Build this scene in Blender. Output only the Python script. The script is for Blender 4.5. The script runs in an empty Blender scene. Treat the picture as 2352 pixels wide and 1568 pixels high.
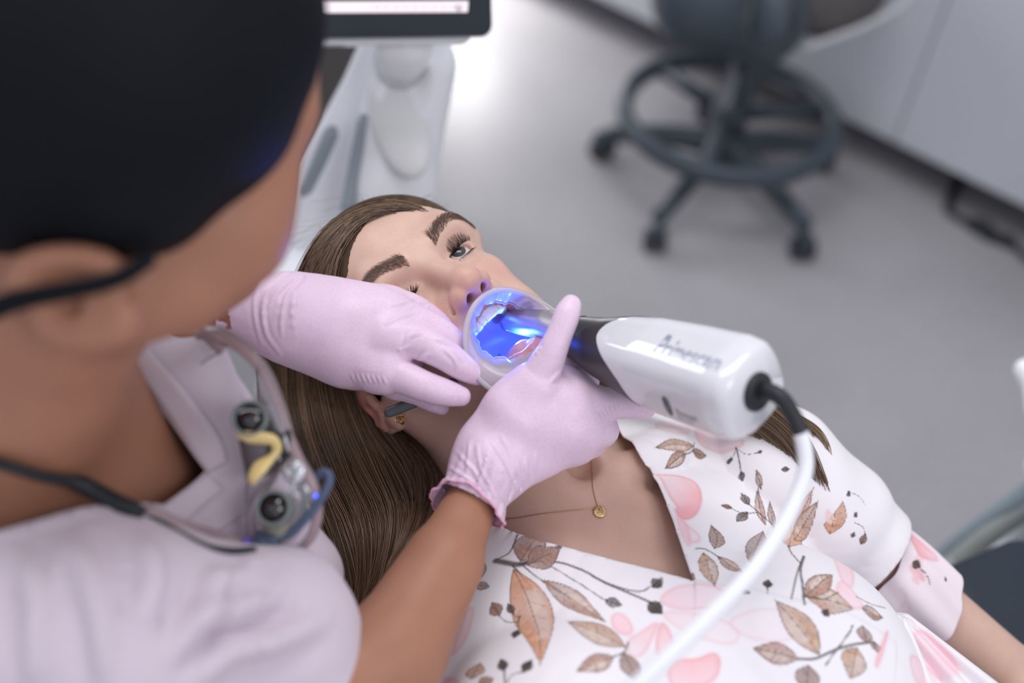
import bpy, math, random
import numpy as np
from mathutils import Vector, Matrix
from mathutils.bvhtree import BVHTree
HIRES = True
random.seed(7); rng = np.random.default_rng(11)
SC = bpy.context.scene; COL = SC.collection

# ------------------------------------------------------------------ camera, world, lights, exposure
FPX = 2287.0
CAM = np.array([0, 0, 1.5])
_w = np.array([126, 2166, 2287.0]); _w /= np.linalg.norm(_w)
_f = np.array([0, 0, -1.0]); _y = _f - _w * (_f @ _w); _y /= np.linalg.norm(_y)
MC = np.stack([np.cross(_y, _w), _y, _w])            # camera axes -> world
cd = bpy.data.cameras.new('camera'); cam = bpy.data.objects.new('camera', cd); COL.objects.link(cam)
cam.matrix_world = Matrix.Translation(CAM) @ Matrix(MC.tolist()).to_4x4()
cd.sensor_width = 36.0; cd.lens = FPX * 36 / 2352; cd.clip_start = .05
cd.dof.use_dof = True; cd.dof.focus_distance = .745; cd.dof.aperture_fstop = 1.9
SC.camera = cam
SC.view_settings.view_transform = 'Standard'; SC.view_settings.look = 'None'
SC.view_settings.gamma = 1; SC.view_settings.use_curve_mapping = False
SC.view_settings.exposure = 0.0
wd = bpy.data.worlds.new('world'); SC.world = wd; wd.use_nodes = True
wd.node_tree.nodes['Background'].inputs[0].default_value = (.88, .90, 1, 1)
wd.node_tree.nodes['Background'].inputs[1].default_value = .80
def area(name, loc, target, size, power, col=(1, 1, 1), sy=None, spread=None):
    ld = bpy.data.lights.new(name, 'AREA'); ld.energy = power; ld.color = col
    ld.shape = 'RECTANGLE'; ld.size = size; ld.size_y = sy or size
    if spread: ld.spread = math.radians(spread)
    o = bpy.data.objects.new(name, ld); COL.objects.link(o); o.location = loc
    o.rotation_euler = (Vector(target) - Vector(loc)).to_track_quat('-Z', 'Y').to_euler()
    return o
area('ceiling_panel_light', (-.1, 1.0, 2.55), (-.1, 1.0, 0), 1.2, 15, (1, .99, .98), .6)
area('window_light', (-2.3, 3.2, 1.9), (.2, .7, .8), 1.6, 34, (.93, .96, 1), 1.2)
area('cabinet_light', (-.06, 3.0, .34), (-.03, 2.66, 0), .5, 15, (1, .98, .97), .25)
area('chest_fill_light', (.85, -.35, 2.0), (.10, .40, .88), .6, 1.05, (1, .97, .95), .45, 85)  # added fill light without a fixture, brightens the patient's chest

# ------------------------------------------------------------------ placing: pixel + distance -> world point
def P(px, py, z):
    return CAM + MC @ np.array([(px - 1176) / FPX * z, -(py - 784) / FPX * z, -z])
def PZ(px, py, h):
    r = MC @ np.array([(px - 1176) / FPX, -(py - 784) / FPX, -1.0]); return CAM + r * ((h - CAM[2]) / r[2])
CR, CU, CB = MC[:, 0], MC[:, 1], MC[:, 2]            # right, up, towards the camera
def nrm(v): v = np.asarray(v, float); return v / np.linalg.norm(v)

# ------------------------------------------------------------------ meshes
def mesh(name, V, F, mat=None, cols=None, smooth=True):
    V = np.asarray(V, np.float32)
    me = bpy.data.meshes.new(name)
    if isinstance(F, np.ndarray):
        n = F.shape[1]; me.vertices.add(len(V)); me.vertices.foreach_set('co', V.ravel())
        me.loops.add(F.size); me.loops.foreach_set('vertex_index', F.astype(np.int32).ravel())
        me.polygons.add(len(F)); me.polygons.foreach_set('loop_start', np.arange(0, F.size, n, dtype=np.int32))
        me.polygons.foreach_set('loop_total', np.full(len(F), n, np.int32)); me.update(calc_edges=True); me.validate()
    else:
        me.from_pydata(V.tolist(), [], [list(f) for f in F]); me.update()
    me.polygons.foreach_set('use_smooth', np.full(len(me.polygons), smooth))
    if cols is not None:
        a = me.color_attributes.new('col', 'FLOAT_COLOR', 'POINT')
        c = np.ones((len(V), 4), np.float32); c[:, :3] = cols; a.data.foreach_set('color', c.ravel())
    if mat: me.materials.append(mat)
    return me
def tag(o, label=None, cat=None, group=None, kind=None):
    if label: o['label'] = label
    if cat: o['category'] = cat
    if group: o['group'] = group
    if kind: o['kind'] = kind
    return o
def thing(name, loc, label, cat, group=None):
    o = bpy.data.objects.new(name, None); COL.objects.link(o); o.location = loc; o.empty_display_size = .05
    return tag(o, label, cat, group)
def wloc(o):
    v = np.zeros(3)
    while o is not None: v = v + np.array(o.location); o = o.parent
    return v
def mk(name, VF, mat, parent=None, cols=None, smooth=True, label=None, cat=None, group=None, kind=None, bevel=0, auto=None):
    """one mesh object from world-space vertices; children are stored relative to their parent's origin"""
    V, F = VF; V = np.asarray(V, float)
    org = (V.min(0) + V.max(0)) / 2
    if parent is None: org[2] = V[:, 2].min()
    me = mesh(name, V - org, F, mat, cols, smooth)
    o = bpy.data.objects.new(name, me); COL.objects.link(o)
    if parent is not None: o.parent = parent; o.location = org - wloc(parent)
    else: o.location = org
    if bevel:
        m = o.modifiers.new('bevel', 'BEVEL'); m.width = bevel; m.segments = 3; m.limit_method = 'ANGLE'; m.angle_limit = math.radians(40)
    if auto: me.set_sharp_from_angle(angle=math.radians(auto))
    return tag(o, label, cat, group, kind)
def join(*parts):
    V = []; F = []; n = 0
    for v, f in parts:
        v = np.asarray(v, float); V.append(v); F += [[i + n for i in q] for q in (f.tolist() if isinstance(f, np.ndarray) else f)]; n += len(v)
    return np.vstack(V), F
def box(c, size, axes=None):
    A = np.eye(3) if axes is None else np.asarray(axes, float)
    s = np.array([[x, y, z] for x in (-1, 1) for y in (-1, 1) for z in (-1, 1)]) * np.array(size) / 2
    return np.asarray(c) + s @ A, [[0, 1, 3, 2], [4, 6, 7, 5], [0, 4, 5, 1], [2, 3, 7, 6], [0, 2, 6, 4], [1, 5, 7, 3]]
def spline(pts, n):
    """Catmull-Rom through the points (any dimension)"""
    p = np.asarray(pts, float); m = len(p)
    if m == 2: t = np.linspace(0, 1, n)[:, None]; return p[0] * (1 - t) + p[1] * t
    q = np.vstack([2 * p[0] - p[1], p, 2 * p[-1] - p[-2]])
    d = np.r_[0, np.cumsum(np.linalg.norm(np.diff(p[:, :3] if p.shape[1] >= 3 else p, axis=0), axis=1))]
    s = np.linspace(0, d[-1], n); i = np.clip(np.searchsorted(d, s, 'right') - 1, 0, m - 2)
    t = ((s - d[i]) / (d[i + 1] - d[i]))[:, None]; a, b, c, e = q[i], q[i + 1], q[i + 2], q[i + 3]
    return .5 * (2 * b + (c - a) * t + (2 * a - 5 * b + 4 * c - e) * t ** 2 + (3 * b - a - 3 * c + e) * t ** 3)
def frames(C, closed=False, up=None):
    T = np.roll(C, -1, 0) - np.roll(C, 1, 0)
    if not closed: T[0] = C[1] - C[0]; T[-1] = C[-1] - C[-2]
    T /= np.linalg.norm(T, axis=1)[:, None] + 1e-12
    u = np.array(up if up is not None else ([0, 0, 1] if abs(T[0][2]) < .9 else [1, 0, 0]), float)
    N = np.zeros_like(C)
    for i in range(len(C)):
        u = u - T[i] * (u @ T[i]); u /= np.linalg.norm(u) + 1e-12; N[i] = u
    return T, N, np.cross(T, N)
def tube(C, r, seg=12, closed=False, flat=1.0, up=None, caps=True):
    C = np.asarray(C, float); n = len(C); r = np.broadcast_to(np.asarray(r, float), (n,))
    T, N, B = frames(C, closed, up); a = np.linspace(0, 2 * math.pi, seg, endpoint=False)
    V = C[:, None] + r[:, None, None] * (np.cos(a)[None, :, None] * N[:, None] + flat * np.sin(a)[None, :, None] * B[:, None])
    F = []; m = n if closed else n - 1
    for i in range(m):
        for j in range(seg):
            k = (j + 1) % seg; i2 = (i + 1) % n; F.append([i * seg + j, i * seg + k, i2 * seg + k, i2 * seg + j])
    if not closed and caps: F.append(list(range(seg))[::-1]); F.append([(n - 1) * seg + j for j in range(seg)])
    return V.reshape(-1, 3), F
def rings(R, cap0=True, cap1=True, closed=True):
    """skin a list of equal-length rings"""
    R = np.asarray(R, float); n, s = R.shape[:2]; F = []
    for i in range(n - 1):
        for j in range(s if closed else s - 1):
            k = (j + 1) % s; F.append([i * s + j, i * s + k, (i + 1) * s + k, (i + 1) * s + j])
    if cap0: F.append(list(range(s))[::-1])
    if cap1: F.append([(n - 1) * s + j for j in range(s)])
    return R.reshape(-1, 3), F
def lathe(c, axis, prof, seg=32, caps=True):
    """prof: (along, radius)"""
    ax = nrm(axis); u = nrm(np.cross(ax, [0.3, .2, 1])); v = np.cross(ax, u); a = np.linspace(0, 2 * math.pi, seg, endpoint=False)
    R = [[np.asarray(c) + ax * h + r * (math.cos(t) * u + math.sin(t) * v) for t in a] for h, r in prof]
    return rings(R, caps, caps)
def ell(w, h, e, n):
    a = np.linspace(0, 2 * math.pi, n, endpoint=False); c, s = np.cos(a), np.sin(a)
    return np.stack([np.sign(c) * np.abs(c) ** (2 / e) * w / 2, np.sign(s) * np.abs(s) ** (2 / e) * h / 2], 1)
def strands(S, r, seg=3):
    """S (N,K,3) centre lines, r (N,K) or scalar radii -> one mesh of thin tubes"""
    N, K, _ = S.shape; T = np.gradient(S, axis=1); T /= np.linalg.norm(T, axis=2, keepdims=True) + 1e-12
    u = np.cross(T, nrm([.31, -.52, .79])); u /= np.linalg.norm(u, axis=2, keepdims=True) + 1e-12; v = np.cross(T, u)
    r = np.broadcast_to(np.asarray(r, float), (N, K)); a = np.arange(seg) * 2 * math.pi / seg
    V = S[:, :, None] + r[:, :, None, None] * (np.cos(a)[:, None] * u[:, :, None] + np.sin(a)[:, None] * v[:, :, None])
    i = np.arange(N)[:, None, None] * K * seg; k = np.arange(K - 1)[None, :, None] * seg; j = np.arange(seg)[None, None]; j2 = (j + 1) % seg
    F = np.stack([i + k + j, i + k + j2, i + k + seg + j2, i + k + seg + j], -1).reshape(-1, 4)
    return V.reshape(-1, 3), F

# ------------------------------------------------------------------ blended solids (distance fields skinned into one mesh)
def _smin(a, b, k):
    if k <= 0: return np.minimum(a, b)
    h = np.clip(.5 + .5 * (b - a) / k, 0, 1); return b + (a - b) * h - k * h * (1 - h)
class Cone:                                           # tapered capsule
    def __init__(s, a, b, ra, rb, k=.01, op='+', d=0):
        s.a, s.b, s.ra, s.rb, s.k, s.op = np.asarray(a, float), np.asarray(b, float), ra, rb, k, op
        r = max(ra, rb); s.lo = np.minimum(s.a, s.b) - r; s.hi = np.maximum(s.a, s.b) + r
    def __call__(s, X, Y, Z):
        ab = s.b - s.a; L = ab @ ab + 1e-12
        x, y, z = X - s.a[0], Y - s.a[1], Z - s.a[2]
        t = np.clip((x * ab[0] + y * ab[1] + z * ab[2]) / L, 0, 1)
        return np.sqrt((x - t * ab[0]) ** 2 + (y - t * ab[1]) ** 2 + (z - t * ab[2]) ** 2) - (s.ra + (s.rb - s.ra) * t)
class Ell:                                            # ellipsoid, R: rows are its axes
    def __init__(s, c, r, R=None, k=.01, op='+'):
        s.c, s.r, s.R, s.k, s.op = np.asarray(c, float), np.asarray(r, float), (np.eye(3) if R is None else np.asarray(R, float)), k, op
        e = np.sqrt(((s.R * s.r[:, None]) ** 2).sum(0)); s.lo, s.hi = s.c - e, s.c + e
    def __call__(s, X, Y, Z):
        x, y, z = X - s.c[0], Y - s.c[1], Z - s.c[2]; q0 = 0; q1 = 0
        for i in range(3):
            v = x * s.R[i, 0] + y * s.R[i, 1] + z * s.R[i, 2]; q0 = q0 + (v / s.r[i]) ** 2; q1 = q1 + (v / s.r[i] ** 2) ** 2
        q0 = np.sqrt(q0); return q0 * (q0 - 1) / (np.sqrt(q1) + 1e-9)
class Box:                                            # rounded box, R: rows are its axes
    def __init__(s, c, h, rd, R=None, k=.01, op='+'):
        s.c, s.h, s.rd, s.R, s.k, s.op = np.asarray(c, float), np.asarray(h, float), rd, (np.eye(3) if R is None else np.asarray(R, float)), k, op
        e = (np.abs(s.R) * s.h[:, None]).sum(0); s.lo, s.hi = s.c - e, s.c + e
    def __call__(s, X, Y, Z):
        x, y, z = X - s.c[0], Y - s.c[1], Z - s.c[2]; o = 0; m = None
        for i in range(3):
            q = np.abs(x * s.R[i, 0] + y * s.R[i, 1] + z * s.R[i, 2]) - (s.h[i] - s.rd); o = o + np.maximum(q, 0) ** 2; m = q if m is None else np.maximum(m, q)
        return np.sqrt(o) + np.minimum(m, 0) - s.rd
def chain(pts, k=.01, op='+'):
    """pts: list of (point, radius)"""
    return [Cone(pts[i][0], pts[i + 1][0], pts[i][1], pts[i + 1][1], k, op) for i in range(len(pts) - 1)]
def solid(prims, h, off=0.0, lo=None, hi=None, smooth=0, post=None, d0=1.0):
    if lo is None:
        mg = 4 * h + abs(off) + .006 + max(p.k for p in prims) * .3
        lo = np.min([p.lo for p in prims if p.op == '+'], 0) - mg; hi = np.max([p.hi for p in prims if p.op == '+'], 0) + mg
    lo = np.asarray(lo, float); hi = np.asarray(hi, float); n = np.ceil((hi - lo) / h).astype(int) + 1
    ax = [(lo[i] + np.arange(n[i]) * h).astype(np.float32) for i in range(3)]; D = np.full(n, d0, np.float32)
    for p in prims:
        m = p.k + 4 * h + abs(off); s = []
        for i in range(3):
            a = max(0, int((p.lo[i] - m - lo[i]) / h)); b = min(n[i], int((p.hi[i] + m - lo[i]) / h) + 2); s.append(slice(a, b))
        if any(q.stop <= q.start for q in s): continue
        s = tuple(s); d = p(ax[0][s[0]][:, None, None], ax[1][s[1]][None, :, None], ax[2][s[2]][None, None]).astype(np.float32)
        if p.op == '+': D[s] = _smin(D[s], d, p.k)
        else: D[s] = -_smin(-D[s], d, p.k)
    D -= off
    if post is not None: D = post(D, ax)
    return nets(D, lo, h, smooth)
def nets(D, lo, h, smooth=0):
    I = D < 0; c = np.zeros(np.array(D.shape) - 1, np.uint8)
    for a in (0, 1):
        for b in (0, 1):
            for e in (0, 1): c += I[a:a + c.shape[0], b:b + c.shape[1], e:e + c.shape[2]]
    act = (c > 0) & (c < 8); idx = np.argwhere(act); N = len(idx); ID = np.full(c.shape, -1, np.int32); ID[act] = np.arange(N)
    S = np.zeros((N, 3), np.float32); W = np.zeros(N, np.float32)
    val = {(a, b, e): D[idx[:, 0] + a, idx[:, 1] + b, idx[:, 2] + e] for a in (0, 1) for b in (0, 1) for e in (0, 1)}
    for p in val:
        for axx in range(3):
            if p[axx] == 0:
                q = list(p); q[axx] = 1; q = tuple(q); u, v = val[p], val[q]; m = (u < 0) != (v < 0)
                t = np.where(m, u / np.where(m, u - v, 1), 0)
                for j in range(3): S[:, j] += np.where(m, (p[j] if j != axx else t), 0)
                W += m
    V = idx + S / W[:, None]; F = []
    for axx in range(3):
        o = [i for i in range(3) if i != axx]; sl = [slice(None)] * 3; sl[axx] = slice(0, -1)
        for j in o: sl[j] = slice(1, -1)
        A = I[tuple(sl)]; s2 = list(sl); s2[axx] = slice(1, None); B = I[tuple(s2)]
        e = np.argwhere(A != B); inside = A[tuple(e.T)]
        base = e.copy(); base[:, o[0]] += 1; base[:, o[1]] += 1
        def g(d0, d1):
            q = base.copy(); q[:, o[0]] -= d0; q[:, o[1]] -= d1; return ID[q[:, 0], q[:, 1], q[:, 2]]
        Q = np.stack([g(1, 1), g(0, 1), g(0, 0), g(1, 0)], 1)
        flip = inside if axx != 1 else ~inside
        Q[~flip] = Q[~flip][:, ::-1]; F.append(Q)
    F = np.vstack(F); F = F[(F >= 0).all(1)]; V = V.astype(np.float64)
    for _ in range(smooth): V = relax(V, F)
    return lo + V * h, F
def field(prims, V, d0=1.0):
    D = np.full(len(V), d0)
    for p in prims:
        d = p(V[:, 0], V[:, 1], V[:, 2]); D = _smin(D, d, p.k) if p.op == '+' else -_smin(-D, d, p.k)
    return D
def nearest(Q, C_):
    j = np.zeros(len(Q), int); b = np.full(len(Q), 1e9)
    for k, c in enumerate(C_):
        d = ((Q - c) ** 2).sum(1); m = d < b; b[m] = d[m]; j[m] = k
    return j, np.sqrt(b)
def snap(prims, V, n=3, off=0, d0=1.0):
    V = V.copy()
    for _ in range(n):
        d = field(prims, V, d0) - off; G = np.stack([field(prims, V + e, d0) - off - d for e in np.eye(3) * 1e-4], 1) / 1e-4
        V -= G * (d / np.maximum((G ** 2).sum(1), .2))[:, None]
    return V
def relax(V, F, w=.5):
    A = np.zeros_like(V); c = np.zeros(len(V)); n = F.shape[1]
    for i in range(n):
        a, b = F[:, i], F[:, (i + 1) % n]
        for j in range(3): A[:, j] += np.bincount(a, V[b, j], len(V)) + np.bincount(b, V[a, j], len(V))
        c += np.bincount(a, minlength=len(V)) + np.bincount(b, minlength=len(V))
    return V * (1 - w) + w * A / np.maximum(c, 1)[:, None]
def vnorm(V, F):
    n = np.cross(V[F[:, 2]] - V[F[:, 0]], V[F[:, 3]] - V[F[:, 1]]); A = np.zeros_like(V)
    for i in range(4):
        for j in range(3): A[:, j] += np.bincount(F[:, i], n[:, j], len(V))
    return A / (np.linalg.norm(A, axis=1)[:, None] + 1e-20)
def sub4(V, F):
    """one round of Catmull-Clark-like splitting"""
    n = len(V); E = np.sort(np.vstack([F[:, [i, (i + 1) % 4]] for i in range(4)]), 1)
    key = E[:, 0].astype(np.int64) * n + E[:, 1]; u, inv = np.unique(key, return_inverse=True); inv = inv.ravel()
    e0, e1 = u // n, u % n; fc = V[F].mean(1); em = (V[e0] + V[e1]) / 2; m = len(F); ne = len(u)
    A = np.zeros((ne, 3)); c = np.bincount(inv, minlength=ne)
    f4 = np.tile(np.arange(m), 4)
    for j in range(3): A[:, j] = np.bincount(inv, fc[f4, j], ne)
    ep = np.where((c == 2)[:, None], (em + A / np.maximum(c, 1)[:, None]) / 2, em)
    Fa = np.zeros((n, 3)); fcnt = np.zeros(n); Ea = np.zeros((n, 3)); ec = np.zeros(n); bd = np.zeros(n, bool)
    for i in range(4):
        fcnt += np.bincount(F[:, i], minlength=n)
        for j in range(3): Fa[:, j] += np.bincount(F[:, i], fc[:, j], n)
    for q in (e0, e1):
        ec += np.bincount(q, minlength=n)
        for j in range(3): Ea[:, j] += np.bincount(q, em[:, j], n)
    bd[e0[c == 1]] = True; bd[e1[c == 1]] = True
    k = np.maximum(ec, 1)[:, None]; vp = (Fa / np.maximum(fcnt, 1)[:, None] + 2 * Ea / k + (k - 3) * V) / k; vp[bd] = V[bd]
    nv = np.vstack([vp, ep, fc]); ei = inv.reshape(4, m).T + n; ci = np.arange(m) + n + ne
    Fn = np.vstack([np.stack([F[:, i], ei[:, i], ci, ei[:, (i - 1) % 4]], 1) for i in range(4)])
    return nv, Fn
def vnoise(p, seed=0):
    """smooth value noise in 0..1 on (N,3)"""
    p = np.asarray(p, float); i = np.floor(p).astype(np.int64); f = p - i; f = f * f * (3 - 2 * f); r = 0
    for a in (0, 1):
        for b in (0, 1):
            for c in (0, 1):
                h = ((i[:, 0] + a) * 374761393 + (i[:, 1] + b) * 668265263 + (i[:, 2] + c) * 1274126177 + seed * 974711) & 0x7fffffff
                h = ((h ^ (h >> 13)) * 1103515245) & 0x7fffffff; h = ((h ^ (h >> 16)) & 0xffff) / 65535.0
                w = (f[:, 0] if a else 1 - f[:, 0]) * (f[:, 1] if b else 1 - f[:, 1]) * (f[:, 2] if c else 1 - f[:, 2]); r = r + h * w
    return r

# ------------------------------------------------------------------ materials
MATS = {}
def pbr(name, col=(.8, .8, .8), rough=.5, metal=0, spec=None, noise=0, nscale=8, bump=0, bscale=60, sss=0, ssr=(1, .35, .2), ssc=.004,
        trans=0, ior=1.45, alpha=1, emit=None, es=0, attr=False, coat=0, sheen=0, stretch=None, bdist=.001, noise2=0, nscale2=80):
    m = bpy.data.materials.new(name); m.use_nodes = True; nt = m.node_tree; b = nt.nodes['Principled BSDF']; L = nt.links
    I = b.inputs; I['Roughness'].default_value = rough; I['Metallic'].default_value = metal; I['IOR'].default_value = ior
    if spec is not None: I['Specular IOR Level'].default_value = spec
    I['Transmission Weight'].default_value = trans; I['Alpha'].default_value = alpha; I['Coat Weight'].default_value = coat
    I['Sheen Weight'].default_value = sheen
    if sss: I['Subsurface Weight'].default_value = sss; I['Subsurface Radius'].default_value = ssr; I['Subsurface Scale'].default_value = ssc
    if emit: I['Emission Color'].default_value = (*emit, 1); I['Emission Strength'].default_value = es
    tc = nt.nodes.new('ShaderNodeTexCoord'); vec = tc.outputs['Object']
    if stretch:
        mp = nt.nodes.new('ShaderNodeMapping'); mp.inputs['Scale'].default_value = stretch; L.new(vec, mp.inputs[0]); vec = mp.outputs[0]
    src = None
    if attr:
        a = nt.nodes.new('ShaderNodeVertexColor'); a.layer_name = 'col'; src = a.outputs[0]
    I['Base Color'].default_value = (*col, 1)
    for amt, scl in ((noise, nscale), (noise2, nscale2)):
        if amt:
            n = nt.nodes.new('ShaderNodeTexNoise'); n.inputs['Scale'].default_value = scl; n.inputs['Detail'].default_value = 4; L.new(vec, n.inputs['Vector'])
            r = nt.nodes.new('ShaderNodeMapRange'); r.inputs[1].default_value = .3; r.inputs[2].default_value = .7; r.inputs[3].default_value = 1 - amt; r.inputs[4].default_value = 1 + amt * .5
            L.new(n.outputs[0], r.inputs[0]); x = nt.nodes.new('ShaderNodeMix'); x.data_type = 'RGBA'; x.blend_type = 'MULTIPLY'; x.inputs[0].default_value = 1
            if src: L.new(src, x.inputs[6])
            else: x.inputs[6].default_value = (*col, 1)
            L.new(r.outputs[0], x.inputs[7]); src = x.outputs[2]
    if src: L.new(src, I['Base Color'])
    if bump:
        n = nt.nodes.new('ShaderNodeTexNoise'); n.inputs['Scale'].default_value = bscale; n.inputs['Detail'].default_value = 3; L.new(vec, n.inputs['Vector'])
        q = nt.nodes.new('ShaderNodeBump'); q.inputs['Strength'].default_value = bump; q.inputs['Distance'].default_value = bdist
        L.new(n.outputs[0], q.inputs['Height']); L.new(q.outputs[0], I['Normal'])
    MATS[name] = m; return m
def sheer(name, col, a=.5, rough=.25, tl=.5):
    """milky see-through plastic: transparent + translucent + gloss"""
    m = bpy.data.materials.new(name); m.use_nodes = True; nt = m.node_tree; nt.nodes.clear(); L = nt.links; N = nt.nodes.new
    o = N('ShaderNodeOutputMaterial'); t = N('ShaderNodeBsdfTransparent'); t.inputs[0].default_value = (*[.5 + .5 * c for c in col], 1)
    d = N('ShaderNodeBsdfDiffuse'); d.inputs[0].default_value = (*col, 1); tr = N('ShaderNodeBsdfTranslucent'); tr.inputs[0].default_value = (*col, 1)
    g = N('ShaderNodeBsdfGlossy'); g.inputs['Roughness'].default_value = rough; f = N('ShaderNodeFresnel'); f.inputs[0].default_value = 1.4
    m1 = N('ShaderNodeMixShader'); m1.inputs[0].default_value = tl; L.new(d.outputs[0], m1.inputs[1]); L.new(tr.outputs[0], m1.inputs[2])
    m2 = N('ShaderNodeMixShader'); m2.inputs[0].default_value = a; L.new(t.outputs[0], m2.inputs[1]); L.new(m1.outputs[0], m2.inputs[2])
    m3 = N('ShaderNodeMixShader'); L.new(f.outputs[0], m3.inputs[0]); L.new(m2.outputs[0], m3.inputs[1]); L.new(g.outputs[0], m3.inputs[2]); L.new(m3.outputs[0], o.inputs[0])
    return m
def lerp(a, b, t): return np.asarray(a, float) * (1 - t) + np.asarray(b, float) * t
# ================================================================== the room
floor_m = pbr('vinyl floor', (.40, .385, .40), .42, noise=.10, nscale=3.2, noise2=.06, nscale2=60, bump=.05, bscale=300)
mk('floor', box((0, 2, -.05), (7, 8, .1)), floor_m, kind='structure', smooth=False)
wall_m = pbr('painted wall', (.72, .72, .74), .8, bump=.05, bscale=200)
mk('wall_back', box((0, 6.05, 1.4), (7, .1, 2.8)), wall_m, kind='structure', smooth=False)
mk('wall_left', box((-3.55, 2, 1.4), (.1, 8, 2.8)), wall_m, kind='structure', smooth=False)

# cabinets along the right: bottom edge of the fronts runs from A to B
A0 = PZ(1380, -2, .12); B0 = PZ(2352, 473, .12); cdv = nrm(B0 - A0); cn = np.array([-cdv[1], cdv[0], 0]); 
if cn @ (CAM - A0) < 0: cn = -cn                       # towards the room
AX = np.stack([cdv, cn, [0, 0, 1]])
white_m = pbr('cabinet lacquer', (.56, .58, .62), .32, noise=.03, nscale=2)
toe_m = pbr('plinth black', (.02, .022, .025), .6); metal_m = pbr('brushed steel', (.5, .5, .52), .3, 1)
seam = PZ(2063, 318, .12); s0 = (seam - A0) @ cdv
def cab_unit(a, b, name, label, doors):
    c = A0 + cdv * (a + b) / 2 - cn * .27; t = thing(name, (c[0], c[1], 0), label, 'cabinet', None); wdt = b - a
    mk('body', box(c + [0, 0, .33], (wdt - .002, .50, .66), AX), white_m, t, smooth=False)
    mk('plinth', box(np.array([c[0], c[1], .055]) - cn * .16, (wdt - .002, .20, .11), AX), toe_m, t, smooth=False)
    n = len(doors); x = a
    for dw in doors:
        d = mk('door', box(A0 + cdv * (x + dw / 2) - cn * .009 + [0, 0, .33], (dw - .004, .018, .66), AX), white_m, t, smooth=False, bevel=.0015)
        x += dw
    return t
L1 = s0 - 1.0
cab_unit(-1.1, L1 + .4, 'base_cabinet', 'white lacquered base cabinet at the far end of the row, behind the stool seat', [.45, (L1 + .4 + 1.1) - .45] if L1 + 1.5 > .9 else [L1 + 1.5])
cab_unit(L1 + .4, s0, 'base_cabinet', 'white lacquered base cabinet beside the stool base, left of the upright joint', [s0 - L1 - .4])
cab_unit(s0, s0 + 1.3, 'base_cabinet', 'white lacquered base cabinet nearest the camera at the right edge', [.65, .65])
tc0 = A0 + cdv * (s0 + 1.3 - 1.1) / 2
mk('worktop', box(np.array([tc0[0], tc0[1], .80]) - cn * .28, (s0 + 2.4, .56, .03), AX), pbr('worktop laminate', (.55, .55, .57), .4), label='pale laminate worktop running along the row of white cabinets', cat='worktop', smooth=False, bevel=.003)
wr = tc0 - cn * .66; mk('wall_right', box((wr[0], wr[1], 1.4), (4.6, .1, 2.8), AX), wall_m, kind='structure', smooth=False)
# loose cables under the cabinet on the right
cab_m = pbr('black cable', (.012, .014, .018), .45)
for i in range(4):
    pts = []
    for j in range(9):
        q = PZ(2160 + j * 36, 384 + j * 20 + i * 5, .12); pts.append(np.array([q[0], q[1], .008]) - cn * ((.16 if j in (0, 8) else .0) + .02 + .012 * math.sin(j * 1.3 + i) + .012 * i) + [0, 0, .006 * i * (j % 2)])
    mk('floor_cable', tube(spline(pts, 40), .005, 8), cab_m, label=['black cable nearest the plinth in the toe space under the cabinets', 'second black cable from the plinth under the cabinets', 'third black cable from the plinth under the cabinets', 'outermost black cable under the cabinets, farthest from the plinth'][i], cat='cable', group='cables under the cabinet')

# ================================================================== saddle stool
stool_m = pbr('stool grey plastic', (.048, .062, .078), .45, bump=.04, bscale=200)
stool_d = pbr('castor dark plastic', (.022, .03, .038), .4)
vinyl = pbr('stool taupe vinyl', (.075, .066, .066), .45, noise=.15, nscale=12)
sc0 = np.array([.478, 1.985, 0.0])
st = thing('wheeled_stool', sc0, 'grey five-castor clinic stool with a round foot ring beside the white cabinets', 'stool')
col_top = P(1745, 40, 2.16)
cbase = sc0 + [0, 0, .10]
mk('base_hub', lathe(sc0 + [0, 0, .075], (0, 0, 1), [(0, .038), (.01, .05), (.06, .046), (.085, .034), (.09, .03)], 24), stool_m, st)
d = nrm(col_top - cbase)
mk('column_sleeve', tube([cbase + d * .05, cbase + d * .30, cbase + d * .302], [.034, .034, .027], 20), stool_m, st)
mk('gas_lift', tube([cbase + d * .28, col_top], .018, 16), stool_d, st)
ang0 = math.atan2(2.072 - 1.985, .205 - .478)
for i in range(5):
    a = ang0 + i * 2 * math.pi / 5; u = np.array([math.cos(a), math.sin(a), 0]); e = sc0 + u * .285
    leg = mk('base_leg', tube(spline([sc0 + u * .03 + [0, 0, .125], sc0 + u * .12 + [0, 0, .118], sc0 + u * .22 + [0, 0, .095], e + [0, 0, .078]], 14), np.linspace(.033, .023, 14), 12, flat=.8), stool_m, st)
    s = np.array([-u[1], u[0], 0]); ca = a + 1.1 * (i % 2) - .5; w = np.array([math.cos(ca), math.sin(ca), 0]); v = np.cross([0, 0, 1], w)
    cst = mk('castor', join(tube([e + [0, 0, .08], e + [0, 0, .045]], .008, 10), lathe(e + w * .012 + [0, 0, .045] - v * .008, v, [(0, .028), (.004, .034), (.012, .034), (.016, .028)], 20)), stool_m, leg)
    for sg in (-1, 1):
        mk('wheel', lathe(e + w * .012 + [0, 0, .0285] + v * sg * .018 - v * .0075, v, [(0, .022), (.002, .0275), (.013, .0275), (.015, .022)], 24), stool_d, leg)
rc = cbase + d * ((.205 - .10) / d[2]) - [.012, 0, 0]
ra = np.linspace(0, 2 * math.pi, 72, endpoint=False)
ring = mk('foot_ring', tube([rc + [.242 * math.cos(t), .242 * math.sin(t), 0] for t in ra], 0.0245, 14, closed=True, flat=.85), stool_m, st)
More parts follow.
